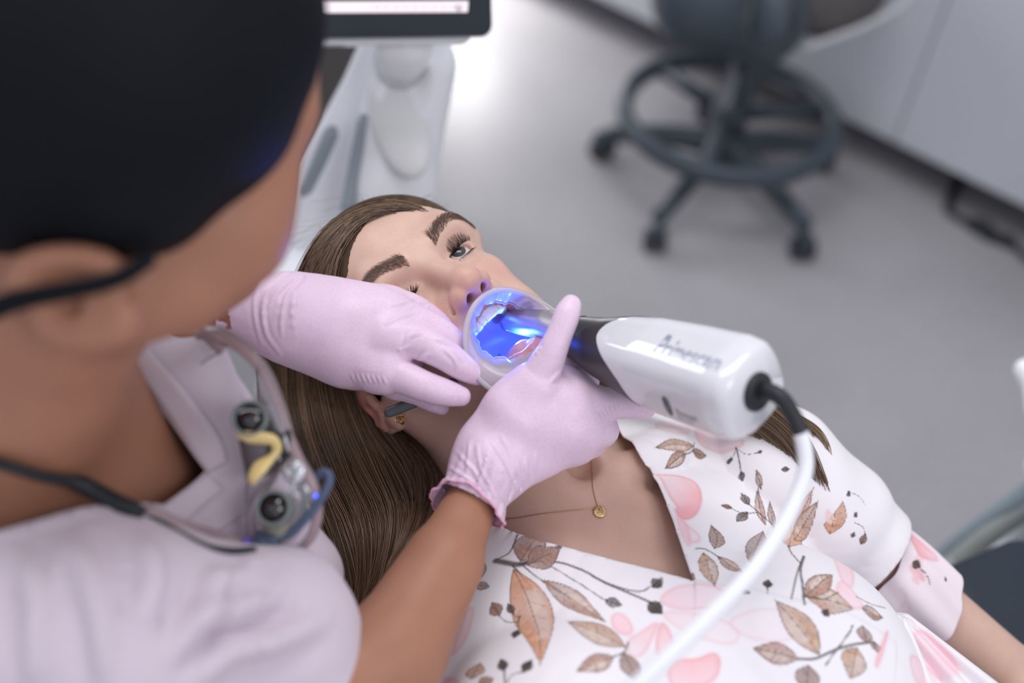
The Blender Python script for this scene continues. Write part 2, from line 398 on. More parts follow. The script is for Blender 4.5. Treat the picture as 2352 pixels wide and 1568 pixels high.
for i in range(3):
    a = math.radians(-40 + i * 120 - 70); u = np.array([math.cos(a), math.sin(a), 0])
    mk('ring_spoke', tube([rc + u * .028, rc + u * .225], [.018, .018], 10), stool_m, st)
mk('ring_collar', lathe(rc - d * .03, d, [(0, .036), (.005, .040), (.055, .040), (.06, .034)], 24), stool_m, st)
# lift levers
mk('lift_lever', tube(spline([P(1690, 160, 2.18), P(1676, 220, 2.2), P(1668, 250, 2.2)], 10), .009, 8), pbr('lever light grey', (.16, .17, .19), .4), st)
mk('lift_lever', tube(spline([P(1632, 195, 2.2), P(1650, 230, 2.22), P(1668, 255, 2.22)], 10), .009, 8), MATS['lever light grey'], st)
# seat: dark shell, seamed saddle flap and taupe pad with a pale edge
Zs = 2.12
seat = [Ell(P(1640, -60, Zs), (.16, .13, .085), np.stack([nrm(CR + .12 * CU), nrm(np.cross([0, 0, 1], CR)), [0, 0, 1]]), k=.03),
        Box(P(1620, 10, Zs), (.085, .09, .07), .03, np.stack([CR, nrm(np.cross(CB, CR)), CB]), k=.03)]
sv = solid([Ell(P(1600, -20, Zs), (.098, .125, .11), MC.T, k=.04), Ell(P(1680, -30, Zs), (.10, .14, .10), MC.T, k=.04), Cone(P(1745, 140, Zs), P(1720, 60, Zs), .03, .06, .04)], .006, smooth=2)
mk('seat_shell', sv, stool_m, st)
sv = solid([Ell(P(1780, 10, Zs - .06), (.068, .115, .07), MC.T, k=.03), Cone(P(1760, 105, Zs - .05), P(1790, 60, Zs - .05), .03, .05, .03)], .006, smooth=2)
mk('seat_flap', sv, stool_m, st)
mk('seat_seam', tube(spline([P(1735, -30, 2.0), P(1720, 40, 1.995), P(1716, 90, 2.0), P(1740, 125, 2.01), P(1790, 118, 2.0), P(1826, 90, 2.0), P(1832, 20, 1.99), P(1845, -30, 1.99)], 40), .006, 8), stool_d, st)
sv = solid([Ell(P(1900, -60, Zs), (.145, .135, .06), np.stack([nrm(CR * .9 + CU * .43), nrm(CU * .9 - CR * .43), CB]), k=.03)], .006, smooth=2)
mk('seat_pad', sv, vinyl, st)
mk('pad_piping', tube(spline([P(1842, 112, 2.1), P(1900, 92, 2.1), P(1980, 62, 2.1), P(2060, 20, 2.1), P(2100, -20, 2.1)], 30), .007, 8), pbr('pale piping', (.55, .55, .57), .4), st)

# ================================================================== scanner cart with monitor
gloss = pbr('cart white gloss', (.90, .91, .94), .18, coat=.3)
shade = pbr('cart grey trim', (.30, .34, .38), .3)
ct = thing('scanner_cart', (P(880, 300, 1.15)[0], P(880, 300, 1.15)[1], 0), 'white glossy scanner cart with a scooped holder behind the patient’s head', 'medical cart')
Zc = 1.10
def CP(px, py, dz=0): return P(px, py, Zc + dz)
# column outline swept along its length: left edge, right edge per height
prof = [(95, 835, 1010), (135, 815, 1032), (190, 790, 1036), (260, 752, 1022), (330, 712, 1002), (380, 684, 985), (450, 676, 957), (520, 664, 935), (620, 640, 915), (760, 610, 900), (900, 590, 890)]
R = []
for i, (y, x0, x1) in enumerate(prof):
    dz = .0 + .12 * (y - 95) / 800; c = CP((x0 + x1) / 2, y, dz + .04); wv = CP(x1, y, dz + .04) - CP(x0, y, dz + .04); W = np.linalg.norm(wv); e = ell(W, .075, 3.2, 40)
    ax = wv / W; dp = nrm(CB - ax * (CB @ ax)); R.append(c + e[:, :1] * ax + e[:, 1:] * dp)
mk('cart_body', rings(R), gloss, ct)
# raised holder with a scoop
hs = solid([Cone(CP(965, 150, -.01), CP(905, 420, .05), .040, .046, .02), Cone(CP(930, 130, -.01), CP(885, 420, .05), .036, .042, .02), Cone(CP(905, 420, .05), CP(870, 560, .08), .046, .05, .02),
            Ell(CP(925, 255, -.05), (.040, .082, .026), np.stack([nrm(CR + .15 * CU), nrm(CU + .22 * CR), CB]), k=.006, op='-'),
            Cone(CP(968, 60, -.03), CP(968, 140, -.03), .013, .013, .008, '-')], .003, smooth=2)
mk('scanner_holder', hs, gloss, ct)
mk('holder_cup', solid([Ell(CP(918, 275, -.015), (.033, .062, .014), np.stack([nrm(CR + .15 * CU), nrm(CU + .2 * CR), CB]), k=.006)], .003, smooth=2), pbr('frosted cup', (.75, .75, .75), .4), ct)
mk('holder_peg', solid([Ell(CP(976, 126, -.03), (.011, .011, .011))], .0015), gloss, ct)
mk('slot', tube(spline([CP(835, 262, -.012), CP(822, 340, .0), CP(806, 430, .012), CP(795, 500, .02)], 12), np.r_[.004, np.linspace(.006, .008, 10), .004], 10), shade, ct)
mk('side_handle', tube(spline([CP(768, 290, -.0), CP(745, 345, .002), CP(715, 410, .01), CP(695, 450, .02)], 12), np.r_[.006, np.linspace(.013, .011, 10), .005], 12, flat=.5), shade, ct)
# lower column, foot plate and castors to the floor
bb = P(750, 850, 1.22); mk('lower_column', box((bb[0] - .02, bb[1] + .05, .40), (.13, .11, .62)), gloss, ct, smooth=False, bevel=.02)
ft = np.array([bb[0] - .02, bb[1] + .05, .07]); mk('foot_plate', box(ft, (.44, .40, .05)), gloss, ct, smooth=False, bevel=.015)
for sx in (-1, 1):
    for sy in (-1, 1):
        q = ft + [sx * .19, sy * .17, -.045]; mk('castor', lathe(q - [.012, 0, 0], (1, 0, 0), [(0, .02), (.004, .025), (.02, .025), (.024, .02)], 20), stool_d, ct)
# monitor facing the dentist's side, seen from the front, lower edge in the picture
Zm = .98
def MP(px, py, dz=0): return P(px, py, Zm + dz)
mr = nrm(MP(1100, 80) - MP(800, 84)); mu = nrm(np.cross(np.cross(mr, CU * .97 + CB * .25), mr)) ; mu = nrm(CU * .96 + CB * .18 - mr * ((CU * .96 + CB * .18) @ mr)); mn = np.cross(mr, mu)
scr = pbr('monitor black glass', (.012, .017, .024), .15)
w_, h_ = .50, .31; mc = MP(1130, 84) - mr * w_ / 2 + mu * h_ / 2
MA = np.stack([mr, mu, mn])
def rrect(c, w, h, r, dep, A, n=8):
    pts = []
    for (sx, sy, a0) in ((1, 1, 0), (-1, 1, 90), (-1, -1, 180), (1, -1, 270)):
        for i in range(n + 1): a = math.radians(a0 + 90 * i / n); pts.append((sx * (w / 2 - r) + r * math.cos(a), sy * (h / 2 - r) + r * math.sin(a)))
    pts = np.array(pts); R = [np.asarray(c) + pts[:, :1] * A[0] * s + pts[:, 1:] * A[1] * s + A[2] * z for z, s in ((-dep / 2, 1), (dep / 2 - .001, 1), (dep / 2, .997))]
    return rings(R)
mn_ = thing('monitor', mc, 'black framed monitor showing a pale toolbar above the white cart', 'monitor')
mk('bezel', rrect(mc, w_, h_, .012, .012, MA), scr, mn_, smooth=False)
mk('back_shell', rrect(mc - mn * .017 - mu * .003 - mr * .01, w_ - .02, h_ + .004, .014, .022, MA), gloss, mn_, smooth=False)
bx0, bx1 = MP(700, 15), MP(1074, 15)
def onm(px, py, off=.0065):
    r = MC @ np.array([(px - 1176) / FPX, -(py - 784) / FPX, -1.0]); p0 = mc + mn * off; return CAM + r * (((p0 - CAM) @ mn) / (r @ mn))
q = [onm(690, 30), onm(1074, 28), onm(1076, 2), onm(690, 4)]
qd = [p - mn * .0004 for p in q]
mk('toolbar', (np.array(q + qd), [[0, 1, 2, 3], [7, 6, 5, 4], [0, 4, 5, 1], [1, 5, 6, 2], [2, 6, 7, 3], [3, 7, 4, 0]]), pbr('screen toolbar', (.5, .45, .47), .3, emit=(.78, .70, .73), es=.75), mn_, smooth=False)
for i in range(9):
    x = 860 + i * 22; mk('toolbar_mark', join(box((onm(x, 16, .0068) + onm(x + 12, 16, .0068)) / 2, (.004, .0012, .0004), MA)), pbr('toolbar mark', (.4, .36, .4), .3, emit=(.5, .45, .5), es=.6) if i == 0 else MATS['toolbar mark'], mn_, smooth=False)
mk('toolbar_icon', lathe(onm(1054, 17, .0066), mn, [(0, .0035), (.0005, .0035)], 16), MATS['toolbar mark'], mn_)
mk('monitor_neck', tube([MP(930, 80, .03), MP(920, 150, .10)], .03, 16), gloss, mn_)
# plain dark taupe box filling the dark area behind the cart
dk = pbr('taupe box', (.075, .068, .064), .6)
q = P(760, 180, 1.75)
mk('dark_box', box((q[0] - .42, q[1] + .15, .39), (1.0, .40, .78)), dk, label='dark taupe box behind the white cart', cat='cabinet', smooth=False, bevel=.004)

# ================================================================== suction and instrument hoses at the right edge
hose_m = pbr('hose grey green', (.33, .36, .34), .4); hose_b = pbr('hose blue grey', (.30, .36, .40), .4)
hoses = [([(2120, 1330, 1.28), (2180, 1268, 1.24), (2260, 1205, 1.18), (2352, 1140, 1.12), (2480, 1050, 1.05)], .0125, hose_b, 'blue grey ribbed hose, uppermost of the hoses at the right edge'),
         ([(2130, 1352, 1.22), (2200, 1285, 1.20), (2280, 1222, 1.16), (2360, 1168, 1.12), (2480, 1090, 1.05)], .0115, hose_m, 'grey green hose just under the blue grey hose'),
         ([(2215, 1480, 1.25), (2252, 1382, 1.20), (2300, 1310, 1.16), (2360, 1235, 1.12), (2460, 1140, 1.05)], .0075, hose_m, 'thin grey green hose curving between the thick hoses at the right edge'),
         ([(2300, 1560, 1.2), (2322, 1440, 1.18), (2338, 1370, 1.15), (2385, 1290, 1.1), (2470, 1200, 1.05)], .019, hose_b, 'thick blue grey hose, lowest at the right edge above the navy pad')]
for pts, r, m, lb in hoses:
    w = np.array([P(*p) for p in pts]); low = w[0].copy(); low[2] = .02 + r; mid = (w[0] + low) / 2
    w = np.vstack([[low + [.12, .25, 0]], [low + [.02, .08, .06]], w]); C_ = spline(w, 120); mk('hose', tube(C_, r * (1 + .05 * (np.arange(120) % 2)), 12), m, label=lb, cat='hose')
hp = thing('instrument_stand', (P(2520, 1010, 1.06)[0], P(2520, 1010, 1.06)[1], 0), 'white rounded instrument stand just entering at the right edge, hoses plugged into it', 'instrument stand')
mk('holder', solid([Cone(P(2358, 850, 1.1), P(2420, 930, 1.08), .014, .018, .01), Ell(P(2470, 965, 1.07), (.05, .05, .03), None, .02)], .004, smooth=1), gloss, hp)
sb_ = P(2520, 1030, 1.06); mk('hose_block', solid([Box(sb_, (.05, .055, .05), .02, AX, .01)], .004, smooth=1), gloss, hp)
mk('post', tube([sb_ - [0, 0, .02], (sb_[0], sb_[1], .05)], .025, 16), gloss, hp)
mk('foot', solid([Box((sb_[0], sb_[1], .03), (.17, .14, .028), .02, AX, .01)], .006, smooth=1), gloss, hp)
# ================================================================== patient
skin_m = pbr('patient skin', (.78, .5, .4), .45, attr=True, sss=.35, ssc=.006, bump=.12, bscale=900, bdist=.0004, noise=.05, nscale=60, noise2=.05, nscale2=700)
HR = np.array([[.66204019, -.15148167, -.73400006], [.59772054, -.4841157, .6390322], [-.45214262, -.86179191, -.22996034]])
HT = np.array([-.05989641, .00241425, -.82915832]); HW = MC @ HR; H0 = CAM + MC @ HT
def H(x, y, z): return H0 + HW @ np.array([x, y, z])        # head frame: x her left, y back, z crown
def Hinv(V): return (np.asarray(V) - H0) @ HW
HA = HW.T                                                   # rows = axes
def he(c, r, k=.01, op='+', tilt=None): return Ell(H(*c), r, HA if tilt is None else tilt @ HA, k, op)
def hc(a, b, ra, rb, k=.01, op='+'): return Cone(H(*a), H(*b), ra, rb, k, op)
def rx(a): a = math.radians(a); return np.array([[1, 0, 0], [0, math.cos(a), math.sin(a)], [0, -math.sin(a), math.cos(a)]])
def rz(a): a = math.radians(a); return np.array([[math.cos(a), math.sin(a), 0], [-math.sin(a), math.cos(a), 0], [0, 0, 1]])
def ry(a): a = math.radians(a); return np.array([[math.cos(a), 0, math.sin(a)], [0, 1, 0], [-math.sin(a), 0, math.cos(a)]])
tl = nrm(MC @ [.916, .216, -.342]); ta = MC @ np.array([.39, -.676, .619]); ta = nrm(ta - tl * (ta @ tl)); tf = np.cross(tl, -ta)
T0 = P(1345, 1105, .765); TA = np.stack([tl, ta, tf])
def T(l, a, f): return T0 + l * tl + a * ta + f * tf         # trunk frame: l her left, a towards the feet, f front
def Tinv(V): return (np.asarray(V) - T0) @ TA.T
pt = thing('person', (T(0, .3, -.1)), 'reclining patient with long brown hair in a white dress with pink and brown floral print', 'person')

face = [he((0, .012, .050), (.074, .090, .076), .01), he((0, -.034, .056), (.062, .046, .055), .025), he((0, -.028, -.008), (.052, .052, .058), .02),
        he((0, -.045, -.040), (.038, .044, .045), .02)]
for s in (-1, 1):
    face += [hc((0, -.068, -.100), (s * .045, .002, -.066), .014, .012, .018), hc((s * .052, .002, -.066), (s * .060, .006, -.02), .013, .016, .015),
             hc((s * .035, -.060, -.006), (s * .052, -.020, .0), .014, .012, .02), he((s * .028, -.050, -.045), (.022, .028, .032), .02),
             hc((s * .012, -.078, .035), (s * .036, -.0735, .038), .0085, .0085, .018), hc((s * .036, -.0735, .038), (s * .052, -.060, .030), .0085, .007, .018)]
for s in (-1, 1):
    face += [he((s * .031, -.098, .016), (.019, .017, .0125), .010, '-')]
face += [hc((0, -.080, .026), (0, -.1035, -.010), .0070, .0085, .010), he((0, -.1065, -.0145), (.0105, .0105, .0095), .006), hc((0, -.104, -.020), (0, -.097, -.030), .0045, .005, .004)]
for s in (-1, 1):
    face += [he((s * .0118, -.0985, -.0185), (.0072, .0105, .0078), .004), hc((s * .010, -.084, -.012), (s * .0165, -.086, -.024), .008, .006, .008)]
for s in (-1, 1):
    face += [hc((s * .0068, -.1075, -.0290), (s * .0072, -.092, -.0160), .0031, .0040, .0022, '-'), hc((s * .0165, -.0955, -.0135), (s * .0195, -.0905, -.0235), .0008, .0008, .004, '-')]
# eyelids round the eyeballs; the far eye is open, the near one nearly shut
EY = {s: np.array([s * .031, -.0665, .0165]) for s in (-1, 1)}
for s in (-1, 1):
    c = EY[s]; face += [he(c, (.0138, .0138, .0138), .006)]
    face += [hc(c + [-s * .019, -.0105, -.0005], c + [-s * .012, -.0125, .0], .0035, .003, .004)]
    for q in range(6):                                     # upper lid crease and lower bag
        a0, a1 = [(-1 + 2 * (q + i) / 6) for i in (0, 1)]
        face += [hc(c + [a0 * .013, -.0125 + .006 * a0 * a0, .0092 - .0035 * a0 * a0], c + [a1 * .013, -.0125 + .006 * a1 * a1, .0092 - .0035 * a1 * a1], .0006, .0006, .002, '-')]
opn = {1: (.0122, .0042, .0004), -1: (.0118, .0011, -.0022)}
for s in (-1, 1):
    c = EY[s]; w_, h_, dz = opn[s]
    face += [Ell(H(*(c + [0, -.013, dz])), (w_, .0095, h_), ry(s * -5) @ HA, .0012, '-')]
# mouth held wide open
MO = np.array([0, -.090, -.057])
face += [he(MO + [0, .0, 0], (.029, .030, .0265), .008, '-'), he(MO + [0, .030, -.002], (.026, .045, .023), .004, '-')]
lipr = []
for i in range(16):
    a, b = [2 * math.pi * (i + j) / 16 for j in (0, 1)]
    f_ = lambda t: (MO[0] + .0295 * math.cos(t), MO[1] - .0015 + .016 * math.cos(t) ** 2, MO[2] + .0265 * math.sin(t))
    lipr += [hc(f_(a), f_(b), .0042, .0042, .004)]
face += lipr
# ears
for s in (-1, 1):
    E0 = np.array([s * .073, .012, .0]); tiltE = -18
    def eo(y, z, x=0): 
        a = math.radians(tiltE); return E0 + [s * x, y * math.cos(a) - z * math.sin(a), y * math.sin(a) + z * math.cos(a)]
    face += [he(eo(.008, .002, .006), (.0065, .018, .027), .004, '+', ry(s * 14))]
    hl = [(-.010, .006, .002), (-.008, .020, .006), (.002, .030, .010), (.014, .030, .013), (.0235, .020, .015), (.0265, .006, .016), (.0235, -.008, .015), (.016, -.019, .012), (.007, -.028, .009)]
    hl = [tuple(q) for q in spline(hl, 22)]
    face += [hc(eo(*hl[i]), eo(*hl[i + 1]), .0033, .0033, .0015) for i in range(21)]
    face += [he(eo(.0, -.027, .007), (.004, .0085, .0095), .003)]
    face += [he(eo(.012, .0, .016), (.0058, .009, .018), .002, '-'), he(eo(.001, -.008, .013), (.0085, .006, .009), .002, '-'), hc(eo(.0, -.008, .006), eo(-.002, -.008, -.006), .004, .003, .002, '-')]
    ah = [tuple(q) for q in spline([(.002, .022, .009), (.011, .012, .012), (.015, .0, .013), (.012, -.012, .012), (.004, -.019, .010), (-.003, -.017, .009)], 12)]
    face += [hc(eo(*ah[i]), eo(*ah[i + 1]), .0022, .0022, .0025) for i in range(11)]
    face += [hc(eo(-.0095, -.002, .006), eo(-.0085, -.010, .008), .0038, .0035, .003)]
neck = [Cone(H(0, .030, -.035), T(0, .0, -.062), .053, .052, .03), Cone(H(0, -.02, -.075), T(0, .0, -.045), .026, .030, .03)]
SH = {1: T(.135, .045, -.090), -1: T(-.118, .065, -.140)}
def trunk(k0=.03):
    b = [Ell(T(0, .14, -.105), (.150, .19, .098), TA, .03), Ell(T(0, .40, -.11), (.130, .22, .085), TA, .05), Ell(T(0, .60, -.12), (.165, .16, .10), TA, .06)]
    for s in (-1, 1):
        b += [Cone(T(s * .03, .035, -.065), SH[s], .044, .046 if s > 0 else .042, .03), Ell(T(s * .078, .175, -.052), (.066, .07, .052), TA, .035)]
        b += [Cone(T(s * .045, -.030, -.072 - (.02 if s < 0 else 0)), lerp(T(s * .125, .005, -.085), SH[s], .0 if s > 0 else .75), .043, .042 if s > 0 else .036, .03)]
    return b
shL, elL, wrL = P(1775, 1090, .835), P(2350, 1570, .86), P(2550, 1900, .72)
armL = [Cone(shL, lerp(shL, elL, .35), .032, .027, .02), Cone(lerp(shL, elL, .35), elL, .027, .0235, .01), Cone(elL, wrL, .027, .024, .01)]
shR, elR, wrR = T(-.140, .075, -.15), T(-.205, .33, -.13), T(-.05, .50, -.03)
armR = [Cone(shR, lerp(shR, elR, .35), .047, .042, .03), Cone(lerp(shR, elR, .35), elR, .042, .030, .01), Cone(elR, wrR, .032, .024, .01), Cone(wrR, T(.02, .53, -.012), .024, .02, .01)]
for q in range(4): armR.append(Cone(T(.015, .51 + .018 * q, -.012), T(.085 - .008 * abs(q - 1.3), .535 + .018 * q, -.006), .0095, .0075, .005))
armR.append(Cone(T(-.01, .50, -.015), T(.035, .475, -.004), .0105, .008, .006))
handL = [Cone(wrL, P(2600, 1990, .70), .024, .02, .01)]
fd = nrm(P(2600, 1990, .70) - wrL); fs = nrm(np.cross(fd, tf))
for q in range(4): handL.append(Cone(P(2600, 1990, .70) + fs * (.027 - .018 * q) - fd * .01, P(2600, 1990, .70) + fs * (.032 - .020 * q) + fd * (.07 - .008 * abs(q - 1.3)), .0095, .0072, .005))
handL.append(Cone(wrL + fd * .02, wrL + fd * .06 + fs * .05, .0105, .008, .006))
bones = []
for s in (-1, 1):
    if s < 0: continue
    pts = spline([T(s * .012, -.002, -.010), T(s * .05, -.004, -.010), T(s * .09, -.014, -.024), T(s * .14, -.020, -.05)], 8)
    bones += [Cone(pts[i], pts[i + 1], .0085, .0085, .014) for i in range(7)]
bones += [Ell(T(0, -.012, .006), (.010, .010, .013), TA, .014, '-')]
sk = face + neck + trunk() + armL + armR + handL + bones
cutp = H(0, -.07, -.121); cutn = nrm(H(0, -.037, .11) - H(0, 0, 0))   # neck seam plane
hv, hf = solid(sk, .0011, lo=np.min([H(x, y, z) for x in (-.1, .1) for y in (-.125, .12) for z in (-.15, .14)], 0), hi=np.max([H(x, y, z) for x in (-.1, .1) for y in (-.125, .12) for z in (-.15, .14)], 0), smooth=2, d0=.0036) if HIRES else solid(face + neck, .003)
bv, bf = solid(sk, .0032, d0=.0036)
hd = (hv - cutp) @ cutn; bd_ = (bv - cutp) @ cutn
def inhead(V): q = Hinv(V); return (np.abs(q[:, 0]) < .099) & (q[:, 1] > -.123) & (q[:, 1] < .118) & (q[:, 2] < .138)
nb = np.abs(hd) < .012; hv[nb] = snap(sk, hv[nb], d0=.0036); nb = np.abs(bd_) < .02; bv[nb] = snap(sk, bv[nb], d0=.0036)
hf = hf[(hd[hf] > -.002).all(1) & inhead(hv)[hf].all(1)]; bf = bf[~((bd_[bf] > .0).all(1) & inhead(bv)[bf].all(1))]
def compact(V, F):
    u, inv = np.unique(F, return_inverse=True); return V[u], inv.reshape(F.shape)
hv, hf = compact(hv, hf); bv, bf = compact(bv, bf)
SV = np.vstack([hv, bv]); SF = np.vstack([hf, bf + len(hv)])
# skin colouring: lips, cheeks, nose and ears are redder, the inside of the mouth is dark red
q = Hinv(SV); base = np.tile(np.array([.66, .435, .35]), (len(SV), 1))
def spot(c, r, col, a, mirror=True):
    global base
    for s in ((-1, 1) if mirror else (1,)):
        d = (q - np.array([c[0] * s, c[1], c[2]])) / np.asarray(r); w = np.exp(-(d ** 2).sum(1))[:, None] * a; base = base * (1 - w) + np.array(col) * w
spot((.040, -.07, -.015), (.022, .03, .016), (.66, .33, .27), .5)
spot((0, -.11, -.018), (.014, .016, .012), (.64, .30, .25), .5, False)
spot((.012, -.10, -.022), (.008, .01, .008), (.60, .27, .22), .5)
spot((.085, .02, .0), (.012, .03, .035), (.68, .27, .22), .75)
spot((.031, -.085, .022), (.016, .012, .007), (.55, .33, .27), .5)
spot((.031, -.085, .010), (.014, .012, .004), (.50, .32, .30), .35)
m = ((q[:, 0] / .034) ** 2 + ((q[:, 2] - MO[2]) / .031) ** 2 < 1) & (q[:, 1] < -.02) & (q[:, 1] > -.14); lp = np.clip((1.0 - np.sqrt((q[:, 0] / .034) ** 2 + ((q[:, 2] - MO[2]) / .031) ** 2)) * 12, 0, 1)[:, None] * m[:, None]
base = base * (1 - lp) + np.array([.56, .22, .21]) * lp
t_ = Tinv(SV); rd = np.exp(-((t_ - [0, .02, 0]) / [.05, .04, .05]) ** 2 @ np.ones(3))[:, None] * .12; base = base * (1 - rd) + np.array([.60, .30, .24]) * rd
cv = ((q[:, 1] > -.083) & (q[:, 1] < .0) & ((q[:, 0] / .031) ** 2 + ((q[:, 2] - MO[2]) / .029) ** 2 < 1))[:, None]; base = np.where(cv, np.array([.33, .17, .20]), base)
base *= (.96 + .08 * vnoise(SV * 60))[:, None]
mk('body', (SV, SF), skin_m, pt, cols=base)
# ---------------- eyes, brows, lashes
hbvh = BVHTree.FromPolygons(hv.tolist(), hf.tolist())
def onskin(p, lift=0.0):
    loc, n, _, _ = hbvh.find_nearest(Vector(p)); n = np.array(n); loc = np.array(loc)
    if n @ (loc - H(0, 0, .02)) < 0: n = -n
    return loc + n * lift, n
eyem = pbr('eyeball', (.8, .78, .78), .08, attr=True, coat=.6)
for s in (-1, 1):
    look = nrm([-.02, -.93, .30]); c = EY[s]; R_ = .0125
    u = nrm(np.cross(look, [1, 0, 0])); v = np.cross(look, u); rg = []; cl = []
    for a in np.radians(np.r_[0.1, 4, 8, 11, 13, 15, 18, 22, 25, 27, 29, 31, 34, 45, 60, 80, 110, 140, 179.5]):
        for t in np.linspace(0, 2 * math.pi, 40, endpoint=False):
            bul = .0009 * math.exp(-(a / .42) ** 4); rg.append(H(*(c + (R_ + bul) * (look * math.cos(a) + math.sin(a) * (math.cos(t) * u + math.sin(t) * v)))))
            d = math.degrees(a); k = .5 + .5 * math.sin(t * 17 + 3 * math.sin(t * 5))
            cl.append((.006, .006, .007) if d < 13.5 else lerp((.022, .026, .03), (.055, .06, .065), k) if d < 26 else (.03, .035, .04) if d < 29.5 else (.62, .56, .56))
    V = np.array(rg).reshape(19, 40, 3)
    mk('eye', rings(V), eyem, pt, cols=np.array(cl))
hairm = pbr('brow hair', (.15, .09, .065), .5); lashm = pbr('eyelashes', (.018, .013, .012), .4)
for s in (-1, 1):
    N = 620; S = np.zeros((N, 6, 3)); c0 = spline([(s * .0125, -.09, .0335), (s * .024, -.09, .0385), (s * .037, -.085, .0410), (s * .047, -.075, .0375), (s * .053, -.066, .0325)], 60)
    for i in range(N):
        t = rng.random() ** .9; k = int(t * 58); wd_ = .0046 * (1 - t) ** .5 + .0010; p = c0[k] + [0, 0, (rng.random() - .5) * wd_ * 1.5]
        tg = nrm(c0[k + 1] - c0[k]); dr = nrm(tg * (.35 + .9 * t) + np.array([0, 0, .75 - 1.2 * t]) + rng.normal(0, .12, 3)); L = .0062 * (1 - .3 * t)
        for j in range(6): S[i, j] = onskin(H(*(p + dr * L * j / 5)), .0002 + .0011 * math.sin(j / 5 * 2.6))[0]
    mk('eyebrow', strands(S, np.linspace(.00015, .00005, 6)[None]), hairm, pt, kind='stuff')
for s in (-1, 1):
    N = 84; S = np.zeros((N, 8, 3)); c = EY[s]; w_, h_, dz = opn[s]
    for i in range(N):
        up_ = i < 64; t = (i / 63 if up_ else (i - 64) / 19) * 2 - 1; a = t * .95
        zz = h_ * math.sqrt(max(0, 1 - a * a)) * (1 if up_ else -1) + dz
        p0 = c + np.array([a * w_ * .98, 0, zz]); p0[1] = c[1] - math.sqrt(max(1e-6, .0139 ** 2 - (p0[0] - c[0]) ** 2 - (p0[2] - c[2]) ** 2))
        L = (.0112 if up_ else .005) * (1 - .25 * abs(t)) * (.85 + .3 * rng.random()); fan = a * .75 + .12 * rng.normal()
        d0 = nrm([fan * .8, -1, .25 if up_ else -.5]); d1 = nrm([fan, -.35, 1.15 if up_ else -.6])
        if s == -1 and up_: d0 = nrm([fan * .8, -1, -.3]); d1 = nrm([fan, -.9, .55])
        for j in range(8):
            q_ = j / 7; S[i, j] = H(*(p0 + L * (d0 * q_ * (1 - q_ * .5) + d1 * q_ * q_ * .62)))
    mk('eyelashes', strands(S, np.linspace(.00030, .00007, 8)[None]), lashm, pt, kind='stuff')
# ---------------- teeth, gums, tongue
toothm = pbr('tooth enamel', (.80, .76, .68), .18, sss=.2, ssc=.002); gumm = pbr('gum', (.62, .25, .25), .3, coat=.3); tonm = pbr('tongue', (.55, .25, .26), .35, bump=.4, bscale=900)
for ud, z0, yb, wx in ((1, .0185, .0, .0245), (-1, -.0205, .006, .0215)):
    ar = []
    for i in range(-6, 7):
        a = i / 6 * 1.25; ar.append(MO + [wx * math.sin(a) * 1.02, yb + .003 + .036 * (1 - math.cos(a)) , z0 + ud * .0055])
    mk('gum', tube(spline(ar, 40), .0046, 12, flat=1.0), gumm, pt)
    n = 12; ac = 0
    for i in range(n):
        k = i - (n - 1) / 2; a = k / (n / 2) * 1.22
        w = (.0086, .0068, .0076, .0072, .0095, .010)[int(abs(k))] * (.92 if ud > 0 else .8)
        c = MO + np.array([wx * math.sin(a), yb + .001 + .034 * (1 - math.cos(a)), z0])
        tg = nrm([math.cos(a) * wx, .034 * math.sin(a), 0]); no = nrm([tg[1], -tg[0], 0]); z = np.array([0, 0, 1.0])
        hgt = (.0100, .0092, .0100, .0085, .0080, .0075)[int(abs(k))]; dp = (.0055, .0055, .0065, .0075, .0095, .0100)[int(abs(k))]
        R = []
        for v, sc in ((-1, .55), (-.92, .85), (-.6, .98), (0, 1), (.5, .9), (.95, .75)):
            e = ell(w * sc, dp * (sc if v < 0 else .85), 2.8, 20); R.append([H(*(c + tg * q_[0] + no * q_[1] + z * (ud * (v * hgt / 2)))) for q_ in e])
        mk('tooth', rings(R), toothm, pt)
mk('tongue', solid([Ell(H(*(MO + [0, .034, -.0205])), (.019, .030, .0085), rx(-12) @ HA, .004), Ell(H(*(MO + [0, .018, -.0210])), (.013, .014, .005), HA, .006)], .0012, smooth=2), tonm, pt)
# ---------------- earring (knot of three gold rings) in the near lobe
goldm = pbr('gold', (.75, .50, .24), .18, 1)
ec = P(921, 960, 1) - CAM; ec = nrm(ec); hit = hbvh.ray_cast(Vector(CAM), Vector(ec)); ep = np.array(hit[0]) if hit[0] is not None else H(-.084, .0, -.03); en = np.array(hit[1]) if hit[0] is not None else -CR
if en @ CB < 0: en = -en
er = thing('stud_earring', ep, 'small gold knot stud earring in the patient’s near ear lobe', 'earring')
e1 = nrm(np.cross(en, [0, 0, 1])); e2 = np.cross(en, e1)
for i in range(3):
    th = i * 2 * math.pi / 3; o = ep + en * .0022 + .0013 * (math.cos(th) * e1 + math.sin(th) * e2); tt = np.linspace(0, 2 * math.pi, 30, endpoint=False)
    mk('gold_loop', tube([o + .0029 * (math.cos(t) * e1 + math.sin(t) * e2) + en * .0009 * math.sin(t - th) for t in tt], .0006, 8, closed=True), goldm, er)
mk('post', tube([ep - en * .004, ep + en * .001], .0005, 8), goldm, er)
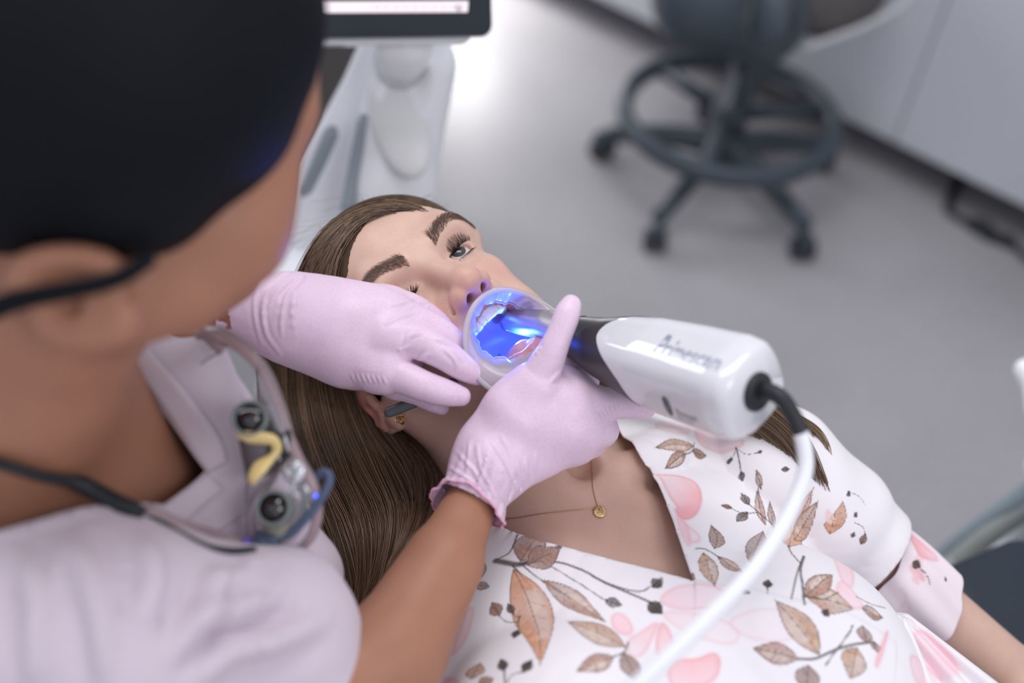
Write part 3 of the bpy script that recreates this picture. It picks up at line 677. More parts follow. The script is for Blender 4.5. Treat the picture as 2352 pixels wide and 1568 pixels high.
# ---------------- cheek retractor
rt = thing('cheek_retractor', H(0, -.112, -.06), 'translucent milky cheek retractor ring holding the patient’s mouth open', 'cheek retractor')
def rr(t, v):
    """v 0 inner lip edge .. 1 outer bead"""
    w = .0009 * math.sin(t * 13) * (1 - v) ** 2 + .0004 * math.sin(t * 29) * (1 - v) ** 2
    ro = np.array([.0415, .0440]); ri = np.array([.0245, .0230]); r = ri * (1 - v) + ro * v + w
    yy = -.092 * (1 - v) ** 1 - .1155 * v - .008 * math.sin(math.pi * v) ; side = .017 * math.cos(t) ** 2 * (.4 + .6 * v)
    low = .010 * max(0, -math.sin(t)) ** 2 * v
    return H(r[0] * math.cos(t) - .006 * v, yy + side + low + .004 * v, -.0575 - .0200 * v + r[1] * math.sin(t))
NT = 120; tt = np.linspace(0, 2 * math.pi, NT, endpoint=False)
memb = sheer('retractor membrane', (.98, .90, .94), .52, .2, .5); bead = sheer('retractor bead', (.98, .94, .97), .66, .12, .5)
R = [[rr(t, v) for t in tt] for v in np.linspace(0, 1, 12)]
V, F = rings(R, False, False)
o = mk('membrane', (V, F), memb, rt); sm = o.modifiers.new('thickness', 'SOLIDIFY'); sm.thickness = .0006
mk('outer_ring', tube([rr(t, 1.0) for t in tt], .0019, 10, closed=True, flat=1.2), bead, rt)
mk('inner_ring', tube([rr(t, 0) for t in tt], .0012, 8, closed=True), bead, rt)
# the scanner's own blue light inside the mouth
def lamp(name, loc, power, col, r=.004):
    ld = bpy.data.lights.new(name, 'POINT'); ld.energy = power; ld.color = col; ld.shadow_soft_size = r
    o = bpy.data.objects.new(name, ld); COL.objects.link(o); o.location = loc; return o
# ---------------- hair
hm = pbr('brown hair', (.16, .095, .06), .6, attr=True, spec=.15, bump=.3, bscale=90, stretch=(1, 1, 1)); 
cap = [Ell(H(0, .014, .052), (.080, .096, .081), HA, .01), Ell(H(0, -.034, .058), (.067, .0515, .0595), HA, .025),
       Ell(H(0, -.100, -.008), (.068, .072, .088), HA, .008, '-'), Ell(H(0, -.10, -.055), (.11, .085, .085), HA, .01, '-'), Ell(H(0, .03, -.155), (.2, .3, .11), HA, .01, '-')]
for s in (-1, 1): cap.append(Ell(H(s * .092, .014, -.002), (.036, .040, .046), HA, .008, '-'))
fall = chain([(H(-.052, .050, .045), .040), (P(722, 760, .88), .046), (P(742, 900, .885), .050), (P(800, 1040, .86), .056), (P(850, 1160, .81), .054), (P(872, 1280, .770), .038), (P(842, 1390, .755), .024), (P(806, 1480, .75), .012)], .02)
fall += chain([(H(-.045, .065, -.01), .036), (P(900, 1010, .875), .034), (P(925, 1090, .85), .034), (P(930, 1150, .82), .032), (P(900, 1250, .78), .030)], .02)
fall += chain([(H(.050, .055, -.01), .036), (T(.055, -.09, -.09), .030), (T(.07, -.03, -.05), .020), (T(.12, .0, -.035), .014)], .015)
hvv, hff = solid(cap + fall, .0028, smooth=3, d0=.0112)
hb = BVHTree.FromPolygons(hvv.tolist(), hff.tolist())
def hcol(V, seed=0):
    n = vnoise(V * [260, 60, 60], seed); return lerp((.055, .034, .022), (.135, .085, .052), n[:, None])
mk('hair', (hvv, hff), hm, pt, cols=hcol(hvv) * .75)
def flow(rows, N, K=34, seed=0, lift=(.0005, .0035), rad=.00030, wav=.0, top=False):
    """rows: lists of pixel points (same count each) for neighbouring guide lines; strands follow the hair surface between them"""
    g = np.array([spline(np.array(r, float), K) for r in rows]); r_ = np.random.default_rng(seed); U = np.sort(r_.random(N)) * (len(rows) - 1)
    S = []; 
    for u in U:
        i = min(int(u), len(rows) - 2); f = u - i; c = g[i] * (1 - f) + g[i + 1] * f
        ph = r_.random() * 6.28; t = np.linspace(0, 1, K); amp = r_.normal(0, 5); c = c + np.stack([amp * np.sin(t * 3 + ph) + wav * np.sin(t * 13 + u * 5) * t, amp * np.cos(t * 2.5 + ph)], 1)
        a = int(r_.random() * K * .25) if not top else 0; b = K - int(r_.random() ** 2 * K * .3); li = lift[0] + (lift[1] - lift[0]) * r_.random(); out = []; zl = None
        for j in range(K):
            d = nrm(P(c[j, 0], c[j, 1], 1) - CAM); h_ = hb.ray_cast(Vector(CAM), Vector(d))
            if h_[0] is not None: z = h_[3]; zl = z if zl is None else min(zl * .35 + z * .65, z)
            elif zl is None: zl = .95
            out.append(CAM + d * (zl - li))
        out = np.array(out); ts = np.linspace(a / K, b / K, K) * (K - 1); k0 = np.clip(ts.astype(int), 0, K - 2); fr = (ts - k0)[:, None]; S.append(out[k0] * (1 - fr) + out[k0 + 1] * fr)
    return np.array(S)
strm = pbr('hair strands', (.16, .1, .06), .34, attr=True, spec=.45)
g1 = [[(1012, 500), (930, 466), (850, 468), (760, 515), (700, 600), (660, 700), (640, 820), (650, 950), (690, 1080), (735, 1190), (775, 1310), (800, 1420)],
      [(985, 492), (900, 472), (820, 495), (745, 560), (700, 650), (675, 760), (665, 860), (675, 970), (715, 1090), (760, 1200), (795, 1310), (806, 1430)],
      [(930, 484), (868, 484), (805, 515), (755, 580), (722, 660), (705, 760), (700, 860), (715, 970), (755, 1090), (805, 1200), (822, 1310), (812, 1430)],
      [(860, 488), (820, 508), (785, 545), (758, 600), (742, 680), (738, 780), (745, 870), (765, 970), (805, 1080), (855, 1190), (852, 1310), (818, 1430)],
      [(800, 530), (785, 555), (768, 595), (758, 640), (756, 710), (765, 800), (785, 890), (815, 980), (860, 1080), (905, 1180), (880, 1310), (824, 1430)],
      [(765, 600), (760, 625), (760, 655), (765, 700), (775, 750), (795, 830), (830, 925), (870, 1000), (920, 1070), (950, 1170), (905, 1290), (830, 1420)],
      [(790, 700), (795, 730), (800, 765), (810, 800), (820, 835), (845, 900), (890, 980), (940, 1020), (985, 1080), (985, 1160), (930, 1270), (836, 1410)],
      [(850, 850), (860, 880), (875, 910), (890, 935), (905, 955), (925, 975), (960, 1005), (995, 1040), (1018, 1090), (1008, 1150), (945, 1260), (842, 1400)]]
S = np.vstack([flow(g1, 2700, 28, 1, (.0003, .003)), flow(g1, 700, 28, 2, (.002, .006), wav=6)])
N = len(S); tone = rng.random(N)[:, None, None]; lum = (.45 + .9 * np.abs(np.sin(np.arange(N) / N * 60 + 2 * rng.random(N))))[:, None, None]
cc = np.broadcast_to(lerp((.055, .033, .021), (.27, .165, .10), tone * .85) * (.45 + .55 * lum), (N, 28, 3)); cc = np.repeat(cc[:, :, None], 3, 2).reshape(-1, 3)
mk('hair_strands', strands(S, np.r_[np.full(23, .00038), np.linspace(.00034, .0001, 5)][None]), strm, pt, cols=cc, kind='stuff')
# lock from the far side lying over the shoulder and sleeve, seen beyond the scanner
def lock(guides, N, seed, name='hair_lock', cola=(.11, .068, .04), colb=(.26, .165, .10), spread=.006):
    r_ = np.random.default_rng(seed); g = spline(np.array(guides, float), 40); S = np.zeros((N, 40, 3))
    cen = np.array([P(*p) for p in g]); _, Nn, Bb = frames(cen)
    for i in range(N):
        a = r_.random() * 6.28; rr_ = math.sqrt(r_.random()); sp = spread * (.45 + .55 * np.sin(np.linspace(.4, 2.9, 40))); ph = r_.random() * 6
        w = np.sin(np.linspace(0, 7, 40) + ph) * .0012
        S[i] = cen + (Nn * math.cos(a) + Bb * math.sin(a) * .35) * (rr_ * sp)[:, None] + Nn * w[:, None]
    cc = np.repeat(lerp(cola, colb, r_.random(N)[:, None]), 40 * 3, 0)
    mk(name, strands(S, np.r_[np.full(32, .00036), np.linspace(.00034, .0001, 8)][None]), strm, pt, cols=cc, kind='stuff')
lock([(1300, 840, .80), (1420, 860, .80), (1560, 895, .80), (1700, 940, .79), (1795, 1005, .785), (1850, 1100, .79), (1885, 1190, .80)], 420, 5, spread=.024)
lock([(1700, 940, .80), (1800, 970, .80), (1862, 1010, .80), (1888, 1080, .80), (1900, 1150, .81)], 160, 6, spread=.014, cola=(.17, .11, .06), colb=(.34, .23, .14))
# flyaway wisps over the crown
N = 46; S = np.zeros((N, 24, 3)); r_ = np.random.default_rng(9)
for i in range(N):
    x0 = 700 + 300 * r_.random(); pts = np.array([(x0, 585 - 100 * math.sin((x0 - 690) / 330 * 2.6), .86), (x0 + r_.normal(20, 30), 575 - 110 * math.sin((x0 - 690) / 330 * 2.6) - 26 * r_.random(), .87), (x0 - 30 + r_.normal(0, 60), 600 - 118 * math.sin((x0 - 690) / 330 * 2.6) + r_.normal(0, 16), .88)])
    S[i] = [P(*p) for p in spline(pts, 24)]
mk('flyaway_hair', strands(S, .00010), strm, pt, cols=np.tile([.2, .14, .1], (N * 24 * 3, 1)), kind='stuff')
# ---------------- dress: one cloth surface over the trunk, cut out along the neckline, with its print as vertex colour
silk = pbr('printed crepe', (.9, .87, .9), .6, attr=True, bump=.15, bscale=1500, bdist=.0003, sheen=.2, sss=.1, ssc=.003)
def hit(bv_, px, py):
    d = nrm(P(px, py, 1) - CAM); h = bv_.ray_cast(Vector(CAM), Vector(d)); return None if h[0] is None else np.array(h[0])
def torsoz(px, py, f=0):                               # pixel -> trunk plane at front offset f
    d = nrm(P(px, py, 1) - CAM); p0 = T(0, 0, f); return CAM + d * (((p0 - CAM) @ tf) / (d @ tf))
dprims = trunk() + bones[:-1] + [Ell(T(0, .60, -.12), (.19, .2, .115), TA, .05), Ell(T(0, .38, -.11), (.138, .15, .093), TA, .05)]
slv = [Cone(shL, lerp(shL, elL, .20), .037, .034, .02), Cone(lerp(shL, elL, .20), lerp(shL, elL, .40), .034, .033, .01)]
slvR = [Cone(shR, lerp(shR, elR, .30), .050, .047, .02), Cone(lerp(shR, elR, .30), lerp(shR, elR, .55), .047, .044, .01)]
OFF = .0035
dv, df = solid(dprims + slv + slvR, .0041, off=OFF, smooth=1, d0=.0036)
def arm_s(V, a, b): d = b - a; return ((V - a) @ d) / (d @ d)
s_ = arm_s(dv, shL, elL); dist = np.linalg.norm(dv - (shL + s_[:, None] * (elL - shL)), axis=1)
kill = (s_ > .375) & (dist < .08); sR = arm_s(dv, shR, elR); distR = np.linalg.norm(dv - (shR + sR[:, None] * (elR - shR)), axis=1); kill |= (sR > .55) & (distR < .07)
tv = Tinv(dv)
# neckline in trunk coordinates, from the picture
nl_px = [(1405, 965), (1432, 1005), (1470, 1050), (1505, 1100), (1535, 1170), (1560, 1240), (1580, 1300), (1592, 1336), (1540, 1322), (1470, 1303), (1380, 1280), (1290, 1256), (1215, 1234), (1148, 1208), (1100, 1190)]
dbv = BVHTree.FromPolygons(dv.tolist(), df.tolist())
nl = []
for p in nl_px:
    h = hit(dbv, *p); h = torsoz(*p, -.02) if h is None else h; nl.append(Tinv(h[None])[0][:2])
nl = np.array(nl); edge = np.vstack([spline(nl[:8], 80), spline(nl[7:], 90)]); back = np.array([[-.15, -.02], [-.13, -.14], [.0, -.22], [.06, -.16]])
poly = np.vstack([edge, back])
def inside(Pt, poly):
    r = np.zeros(len(Pt), bool); x, y = Pt[:, 0], Pt[:, 1]; n = len(poly)
    for i in range(n):
        x0, y0 = poly[i]; x1, y1 = poly[(i + 1) % n]; c = ((y0 > y) != (y1 > y)); 
        with np.errstate(all='ignore'): r ^= c & (x < (x1 - x0) * (y - y0) / (y1 - y0 + 1e-12) + x0)
    return r
front = tv[:, 2] > -.075
def resnap(V):
    """pull vertices beside the neckline onto it"""
    t = Tinv(V); j, d = nearest(t[:, :2], edge); return t, j, d
ink = inside(tv[:, :2], poly) & (front | (tv[:, 1] < -.02)) & (tv[:, 2] > -.13)
keep = ~(ink | kill); 
df2 = df[keep[df].all(1)]; dv, df2 = compact(dv, df2)
# boundary vertices -> neckline
E_ = np.sort(np.vstack([df2[:, [i, (i + 1) % 4]] for i in range(4)]), 1); key = E_[:, 0].astype(np.int64) * len(dv) + E_[:, 1]; u_, c_ = np.unique(key, return_counts=True); b_ = u_[c_ == 1]
bidx = np.unique(np.r_[b_ // len(dv), b_ % len(dv)]); t_, j_, d_ = resnap(dv[bidx]); ok = d_ < .007
t_[ok, :2] = edge[j_[ok]]; dv[bidx] = T0 + t_ @ TA
for a_, b__, sc_ in ((shL, elL, .375), (shR, elR, .55)):
    q_ = arm_s(dv[bidx], a_, b__); m_ = (np.abs(q_ - sc_) < .05) & (np.linalg.norm(dv[bidx] - (a_ + q_[:, None] * (b__ - a_)), axis=1) < .075); dv[bidx[m_]] += ((sc_ - q_[m_])[:, None]) * (b__ - a_)
# soft gathers running down from the shoulder and under the bust
def folds(V):
    t = Tinv(V); n = vnorm(V, df2) if len(V) == len(dv) else None
    a = .0016 * np.sin(t[:, 0] * 95 + t[:, 1] * 22 + 2.2 * vnoise(t * 9, 3)) * np.clip((t[:, 0] - .03) / .08, 0, 1) * np.clip(1.4 - t[:, 1] / .2, 0, 1)
    a += .0030 * (vnoise(np.c_[t[:, 0] * 14 + t[:, 1] * 10, t[:, 1] * 9 - t[:, 0] * 6, t[:, 2] * 10], 5) - .5)
    return V + n * a[:, None]
inner = np.ones(len(dv), bool); inner[bidx] = False; dn = folds(dv); dv[inner] = dn[inner]
tv = Tinv(dv); fine = ((tv[:, 2] > -.10) & (tv[:, 1] < .36) & (tv[:, 0] > -.19))[df2].all(1)
cF, cC = df2[fine], df2[~fine]; Vf, Ff = compact(dv, cF); Vc, Fc = compact(dv, cC)
Vf, Ff = sub4(Vf, Ff); Vf, Ff = sub4(Vf, Ff)
# wrap edge: the lower front panel lies over the upper one along a line running on from the V point
wl = np.array([Tinv((hit(dbv, *p) if hit(dbv, *p) is not None else torsoz(*p))[None])[0][:2] for p in [(1592, 1336), (1690, 1353), (1800, 1374), (1900, 1396), (1985, 1430), (2060, 1480)]]); wl = spline(wl, 60)
tf_ = Tinv(Vf); jj, _d = nearest(tf_[:, :2], wl); tg = np.gradient(wl, axis=0); sd = (tf_[:, 0] - wl[jj, 0]) * -tg[jj, 1] + (tf_[:, 1] - wl[jj, 1]) * tg[jj, 0]; sd /= np.linalg.norm(tg[jj], axis=1)
inr = (jj > 0) & (jj < 59); Vf = Vf + (np.where(inr, .0016 / (1 + np.exp(-np.clip(sd / .0009, -30, 30))) * np.exp(-np.clip(sd, 0, 1) / .03), 0))[:, None] * tf

# ---- the print
class Print:
    """paints leaves, stems, buds and petals on cloth coordinates (metres)"""
    def __init__(s, V, uv): s.V = V; s.uv = uv; s.c = np.tile(np.array([.83, .79, .83]), (len(uv), 1)); s.tex = vnoise(np.c_[uv * 260, uv[:, :1] * 0], 2); s.tex2 = vnoise(np.c_[uv * 70, uv[:, :1] * 0], 4)
    def smooth(s, poly):
        p = np.asarray(poly, float)
        for _ in range(3): n_ = np.roll(p, -1, 0); p = np.stack([p * .75 + n_ * .25, p * .25 + n_ * .75], 1).reshape(-1, 2)
        return p
    def near(s, pts, m): lo, hi = pts.min(0) - m, pts.max(0) + m; return np.where((s.uv[:, 0] > lo[0]) & (s.uv[:, 0] < hi[0]) & (s.uv[:, 1] > lo[1]) & (s.uv[:, 1] < hi[1]))[0]
    def mix(s, i, w, col): s.c[i] = s.c[i] * (1 - w[:, None]) + np.asarray(col) * w[:, None]
    def line(s, pts, w, col=(.055, .035, .035), a=.9, taper=0):
        pts = spline(pts, max(12, 6 * len(pts))) if len(pts) > 2 else np.asarray(pts, float); i = s.near(pts, w * 2)
        if not len(i): return
        q = s.uv[i]; best = np.full(len(i), 1e9)
        for k in range(len(pts) - 1):
            ab = pts[k + 1] - pts[k]; t = np.clip(((q - pts[k]) @ ab) / (ab @ ab + 1e-12), 0, 1); ww = w * (1 - taper * k / len(pts))
            best = np.minimum(best, np.linalg.norm(q - pts[k] - t[:, None] * ab, axis=1) / ww)
        s.mix(i, np.clip(1.6 - best * 1.3, 0, 1) * a, col)
    def blob(s, poly, col, a=.8, soft=.0012, edge=None, fade=None):
        poly = np.asarray(poly, float); i = s.near(poly, soft * 2)
        if not len(i): return
        q = s.uv[i]; ins = inside(q, poly); d = np.full(len(i), 1e9); n = len(poly)
        for k in range(n):
            ab = poly[(k + 1) % n] - poly[k]; t = np.clip(((q - poly[k]) @ ab) / (ab @ ab + 1e-12), 0, 1); d = np.minimum(d, np.linalg.norm(q - poly[k] - t[:, None] * ab, axis=1))
        sdf = np.where(ins, d, -d); w = np.clip(.5 + sdf / soft, 0, 1) * a
        if fade is not None:                            # watercolour: strong at one end
            p0, p1 = [np.asarray(x) for x in fade]; t = np.clip(((q - p0) @ (p1 - p0)) / ((p1 - p0) @ (p1 - p0)), 0, 1); w = w * (1 - .75 * t)
        w = w * (.72 + .5 * s.tex2[i]); s.mix(i, np.clip(w, 0, 1), np.asarray(col) * (.80 + .42 * s.tex[i] * s.tex2[i])[:, None] if edge is None else col)
        if edge is not None: s.mix(i, np.exp(-(sdf / (soft * .9)) ** 2) * .55 * a, edge)
    def leaf(s, b, t, w, col, side=0.0, curl=0.0, light=True):
        b, t = np.asarray(b, float), np.asarray(t, float); ax = t - b; L = np.linalg.norm(ax); n = np.array([-ax[1], ax[0]]) / L; k = np.linspace(0, 1, 22)
        mid = b + ax * k[:, None] + n * (curl * L * np.sin(k * math.pi))[:, None]; pr = w / 2 * np.sin(math.pi * k ** .85) ** 1.15
        A, B_ = mid + n * (pr * (1 + side))[:, None], mid - n * (pr * (1 - side))[:, None]; poly = np.vstack([A, B_[::-1]])
        s.blob(poly, col, .88, .0006)
        if light:
            hl = np.vstack([mid[5:17] + n * (pr[5:17] * .10)[:, None], (mid - n * (pr * .75)[:, None])[5:17][::-1]]); s.blob(hl, (.80, .68, .62), .62, .0022)
        dk = tuple(np.array(col) * .30)
        s.line(mid[::3], .00042, dk, .85); s.line(A[::2], .00044, dk, .85); s.line(B_[::2], .00044, dk, .85)
        for q_ in (.3, .45, .6, .75):
            m = int(q_ * 21); s.line([mid[m - 2], mid[m] + n * pr[m] * .8], .00022, dk, .55); s.line([mid[m - 2], mid[m] - n * pr[m] * .8], .00022, dk, .55)
    def bud(s, b, t, w, col=(.075, .05, .045)): s.leaf(b, t, w, col, light=False)
BR1, BR2, BR3, OR = (.46, .27, .21), (.36, .215, .175), (.56, .36, .27), (.66, .33, .20)
PK1, PK2, PK3 = (.86, .42, .46), (.90, .60, .66), (.80, .27, .32)
t_f = Tinv(Vf); s_f = arm_s(Vf, shL, elL); arm_f = (np.linalg.norm(Vf - (shL + s_f[:, None] * (elL - shL)), axis=1) < .075) & (s_f > .12) & (t_f[:, 0] > .155)
bvf = BVHTree.FromPolygons(dv.tolist(), df2.tolist())
PR = Print(Vf, t_f[:, :2])
def tp(px, py):
    h = hit(bvf, px, py); h = torsoz(px, py, -.01) if h is None or Tinv(h[None])[0][2] < -.10 else h; return Tinv(h[None])[0][:2]
def L_(b, t, w, col, **k): PR.leaf(tp(*b), tp(*t), w * .00030, col, **k)
def S_(pts, w, **k): PR.line(np.array([tp(*p) for p in pts]), w * .00016, **k)
def B_(b, t, w, **k): PR.bud(tp(*b), tp(*t), w * .00030, **k)
def F_(pts, col, a=.8, fade=None, **k): PR.blob(PR.smooth([tp(*p) for p in pts]), col, a, .0014, edge=tuple(np.array(col) * [.9, .6, .62]), fade=None if fade is None else (tp(*fade[0]), tp(*fade[1])), **k)
# pink flowers first
F_([(1512, 1385), (1530, 1360), (1570, 1345), (1620, 1345), (1665, 1360), (1660, 1385), (1620, 1400), (1560, 1402)], PK2, .75, ((1512, 1390), (1680, 1350)))
F_([(1520, 1405), (1580, 1408), (1660, 1425), (1700, 1450), (1690, 1480), (1640, 1478), (1570, 1450), (1530, 1425)], PK2, .5, ((1520, 1405), (1700, 1470)))
F_([(1404, 1418), (1420, 1408), (1445, 1425), (1455, 1455), (1430, 1462), (1408, 1445)], PK2, .85)
F_([(1515, 1425), (1500, 1460), (1480, 1500), (1458, 1515), (1440, 1500), (1442, 1470), (1470, 1455)], PK1, .6, ((1520, 1425), (1445, 1490)))
F_([(1520, 1428), (1540, 1455), (1545, 1490), (1530, 1520), (1510, 1515), (1506, 1480), (1512, 1450)], PK1, .8, ((1520, 1428), (1515, 1530)))
F_([(1532, 1540), (1560, 1515), (1600, 1518), (1640, 1498), (1655, 1520), (1640, 1568), (1560, 1590), (1536, 1570)], PK1, .85, ((1590, 1520), (1600, 1610)))
F_([(1660, 1430), (1740, 1400), (1830, 1405), (1860, 1440), (1800, 1480), (1720, 1470)], (.87, .72, .80), .5)
F_([(1500, 1090), (1520, 1092), (1560, 1095), (1600, 1110), (1612, 1145), (1600, 1185), (1570, 1200), (1535, 1205), (1560, 1170), (1535, 1140), (1508, 1120)], PK1, .95, ((1600, 1150), (1500, 1130)))
F_([(1535, 1205), (1570, 1205), (1600, 1225), (1610, 1245), (1580, 1250), (1550, 1235)], PK2, .8, ((1535, 1205), (1620, 1245)))
F_([(1538, 1215), (1560, 1245), (1568, 1290), (1560, 1310), (1545, 1260)], PK2, .7)
F_([(1590, 985), (1640, 992), (1700, 1005), (1712, 1022), (1680, 1036), (1640, 1036), (1600, 1018)], PK1, .7, ((1640, 985), (1660, 1045)))
F_([(1500, 972), (1560, 975), (1590, 992), (1560, 1002), (1520, 992)], PK2, .6)
F_([(1895, 1160), (1915, 1200), (1945, 1260), (1960, 1330), (1950, 1360), (1920, 1320), (1900, 1250)], PK2, .85, ((1940, 1280), (1890, 1170)))
F_([(1930, 1330), (1965, 1370), (1985, 1400), (1940, 1400), (1915, 1360)], PK2, .75)
F_([(1090, 1395), (1085, 1430), (1072, 1470), (1045, 1505), (1040, 1500), (1062, 1440), (1075, 1400)], PK2, .85, ((1045, 1505), (1090, 1395)))
F_([(1018, 1560), (1040, 1556), (1060, 1575), (1040, 1600)], PK1, .7)
# main spray at the wrap front
S_([(1140, 1290), (1195, 1298), (1240, 1280), (1285, 1258)], 16); S_([(1195, 1296), (1270, 1292), (1330, 1308), (1400, 1345), (1500, 1388)], 6); S_([(1360, 1325), (1420, 1350), (1470, 1360), (1500, 1345)], 4)
S_([(1265, 1302), (1320, 1335), (1390, 1380)], 3); S_([(1200, 1300), (1245, 1335), (1290, 1365)], 4); S_([(1178, 1300), (1200, 1325), (1222, 1350)], 5)
S_([(1140, 1288), (1170, 1272), (1182, 1250), (1190, 1232)], 4)
L_((1196, 1290), (1238, 1243), 75, BR2, light=False); L_((1212, 1300), (1288, 1262), 70, BR2, light=False)
L_((1180, 1310), (1242, 1530), 84, OR, curl=-.07); L_((1250, 1335), (1392, 1432), 44, BR1)
B_((1490, 1384), (1520, 1412), 34); B_((1390, 1380), (1428, 1392), 24); B_((1498, 1350), (1520, 1330), 26)
B_((1148, 1415), (1132, 1385), 28, col=(.30, .13, .07)); B_((1180, 1410), (1168, 1388), 16); B_((1190, 1450), (1182, 1468), 18); S_([(1148, 1415), (1165, 1430), (1190, 1430), (1196, 1415)], 3); S_([(1178, 1408), (1186, 1418), (1196, 1418)], 3); S_([(1192, 1450), (1192, 1430), (1196, 1415)], 3)
L_((1435, 1488), (1302, 1430), 62, BR3); L_((1408, 1510), (1324, 1545), 42, BR1); L_((1432, 1502), (1462, 1568), 44, BR2, light=False); S_([(1442, 1478), (1432, 1500), (1405, 1512)], 4)
B_((1160, 1542), (1152, 1516), 20); B_((1203, 1545), (1222, 1518), 22); S_([(1160, 1542), (1162, 1590)], 4); S_([(1203, 1545), (1178, 1552), (1166, 1570)], 3)
L_((1085, 1560), (1105, 1525), 40, BR3, light=False); L_((1100, 1580), (1135, 1560), 34, BR1, light=False)
L_((1108, 1290), (1092, 1345), 34, BR2, light=False); L_((1095, 1345), (1126, 1350), 20, BR2, light=False)
L_((1405, 968), (1460, 962), 30, BR2, light=False)
# upper panel
L_((1590, 1025), (1502, 1030), 34, BR3); L_((1572, 1042), (1525, 1076), 26, BR1); L_((1588, 1036), (1622, 1048), 30, BR2, light=False); S_([(1592, 1018), (1588, 1035), (1570, 1044)], 3)
S_([(1692, 1028), (1688, 1045), (1680, 1055)], 2); B_((1680, 1052), (1676, 1066), 10); S_([(1692, 1028), (1700, 1060), (1704, 1088)], 3); B_((1703, 1085), (1706, 1106), 13); S_([(1692, 1030), (1715, 1044), (1745, 1040)], 1.5); B_((1742, 1041), (1750, 1036), 8)
B_((1795, 1078), (1812, 1077), 10)
L_((1756, 1208), (1742, 1120), 26, BR1, curl=-.04); S_([(1748, 1122), (1742, 1100), (1738, 1080)], 3); L_((1748, 1120), (1738, 1080), 12, BR3); L_((1775, 1215), (1768, 1150), 22, BR2)
B_((1718, 1160), (1702, 1135), 24, col=(.13, .07, .05)); B_((1715, 1178), (1690, 1200), 24, col=(.12, .07, .05)); B_((1680, 1168), (1654, 1163), 14, col=(.3, .15, .09)); S_([(1718, 1158), (1740, 1178), (1770, 1205)], 4); S_([(1675, 1168), (1705, 1180), (1738, 1178)], 3)
L_((1640, 1262), (1632, 1208), 40, BR2, light=False, curl=.12); L_((1615, 1272), (1640, 1350), 46, BR3); L_((1648, 1280), (1706, 1316), 30, BR1); S_([(1598, 1262), (1620, 1264), (1655, 1285)], 4)
L_((1722, 1295), (1752, 1222), 46, BR2, light=False); L_((1585, 1335), (1590, 1318), 18, BR1)
L_((1810, 1260), (1868, 1118), 74, OR, light=True); L_((1822, 1240), (1878, 1150), 40, BR3); S_([(1812, 1255), (1815, 1270), (1840, 1300)], 4)
B_((1762, 1352), (1764, 1334), 20); S_([(1762, 1350), (1762, 1366)], 3); S_([(1816, 1380), (1830, 1320), (1844, 1280)], 4); S_([(1846, 1392), (1842, 1340), (1838, 1310), (1846, 1280)], 6)
L_((1850, 1370), (1960, 1400), 74, BR3); L_((1848, 1372), (1910, 1322), 46, BR1); S_([(1845, 1372), (1890, 1378), (1925, 1362)], 3)
B_((1700, 1362), (1722, 1367), 12); B_((1890, 1418), (1898, 1404), 17)
# lower right
L_((1880, 1505), (1778, 1382), 62, BR3, side=.1); L_((1832, 1515), (1728, 1490), 44, BR1); L_((1855, 1530), (1850, 1590), 50, BR2, light=False); S_([(1830, 1515), (1870, 1514), (1915, 1495), (1960, 1482), (2005, 1478)], 6); S_([(1895, 1528), (1915, 1500), (1945, 1460), (1955, 1440)], 4)
L_((1985, 1478), (1978, 1440), 38, BR2, light=False); L_((2005, 1480), (2012, 1500), 26, BR2, light=False); L_((1965, 1490), (1950, 1560), 56, BR3); L_((1978, 1400), (2025, 1420), 40, BR2); S_([(1965, 1372), (2000, 1390), (2030, 1398)], 3)
F_([(2040, 1440), (2028, 1480), (2018, 1520), (2005, 1540), (2012, 1500)], PK1, .7)
F_([(2080, 1500), (2120, 1520), (2150, 1560), (2100, 1580)], PK2, .8)
# sleeve pattern in its own coordinates (along the arm, across it)
sax = nrm(elL - shL); scr_ = nrm(np.cross(sax, CAM - shL)); suv = np.c_[(Vf - shL) @ sax, (Vf - shL) @ scr_]
PS = Print(Vf, suv)
def sp_(px, py):
    h = hit(bvf, px, py); h = P(px, py, .81) if h is None else h; return np.array([(h - shL) @ sax, (h - shL) @ scr_])
PR_ = PR; 
def on_sleeve(pr, pt_):
    global PR, tp; PR = pr; tp = pt_
_tp = tp; PR, tp = PS, sp_
L_((1905, 1225), (1925, 1130), 62, OR); L_((1880, 1010), (1892, 1065), 44, BR2, light=False); B_((1868, 1075), (1895, 1072), 12)
for b, t in (((1922, 1075), (1932, 1092)), ((1943, 1130), (1950, 1138)), ((1960, 1178), (1966, 1186)), ((1955, 1232), (1960, 1222)), ((1925, 1072), (1920, 1064))): B_(b, t, 12)
B_((1975, 1248), (1986, 1225), 22, col=(.22, .11, .07)); S_([(1962, 1200), (1980, 1210), (1984, 1228)], 2); S_([(1945, 1130), (1970, 1140), (1985, 1160)], 1.5)
PR, tp = PR_, _tp
col = PR_.c; col[arm_f] = PS.c[arm_f]
DV = np.vstack([Vf, Vc]); DF = np.vstack([Ff, Fc + len(Vf)])
dr = mk('dress', (DV, DF), silk, pt, cols=np.vstack([col, np.tile([.83, .79, .83], (len(Vc), 1))]))
m = dr.modifiers.new('cloth thickness', 'SOLIDIFY'); m.thickness = .0012; m.offset = 1
# hem tapes along the neckline
def hem(pts2, name='neckline_hem'):
    out = []
    for p in pts2:
        o = T(p[0], p[1], .15); h = bvf.ray_cast(Vector(o), Vector(-tf)); 
        if h[0] is not None and (h[0] - Vector(o)).length < .26: out.append(np.array(h[0]) + tf * .0008)
    return np.array(out)
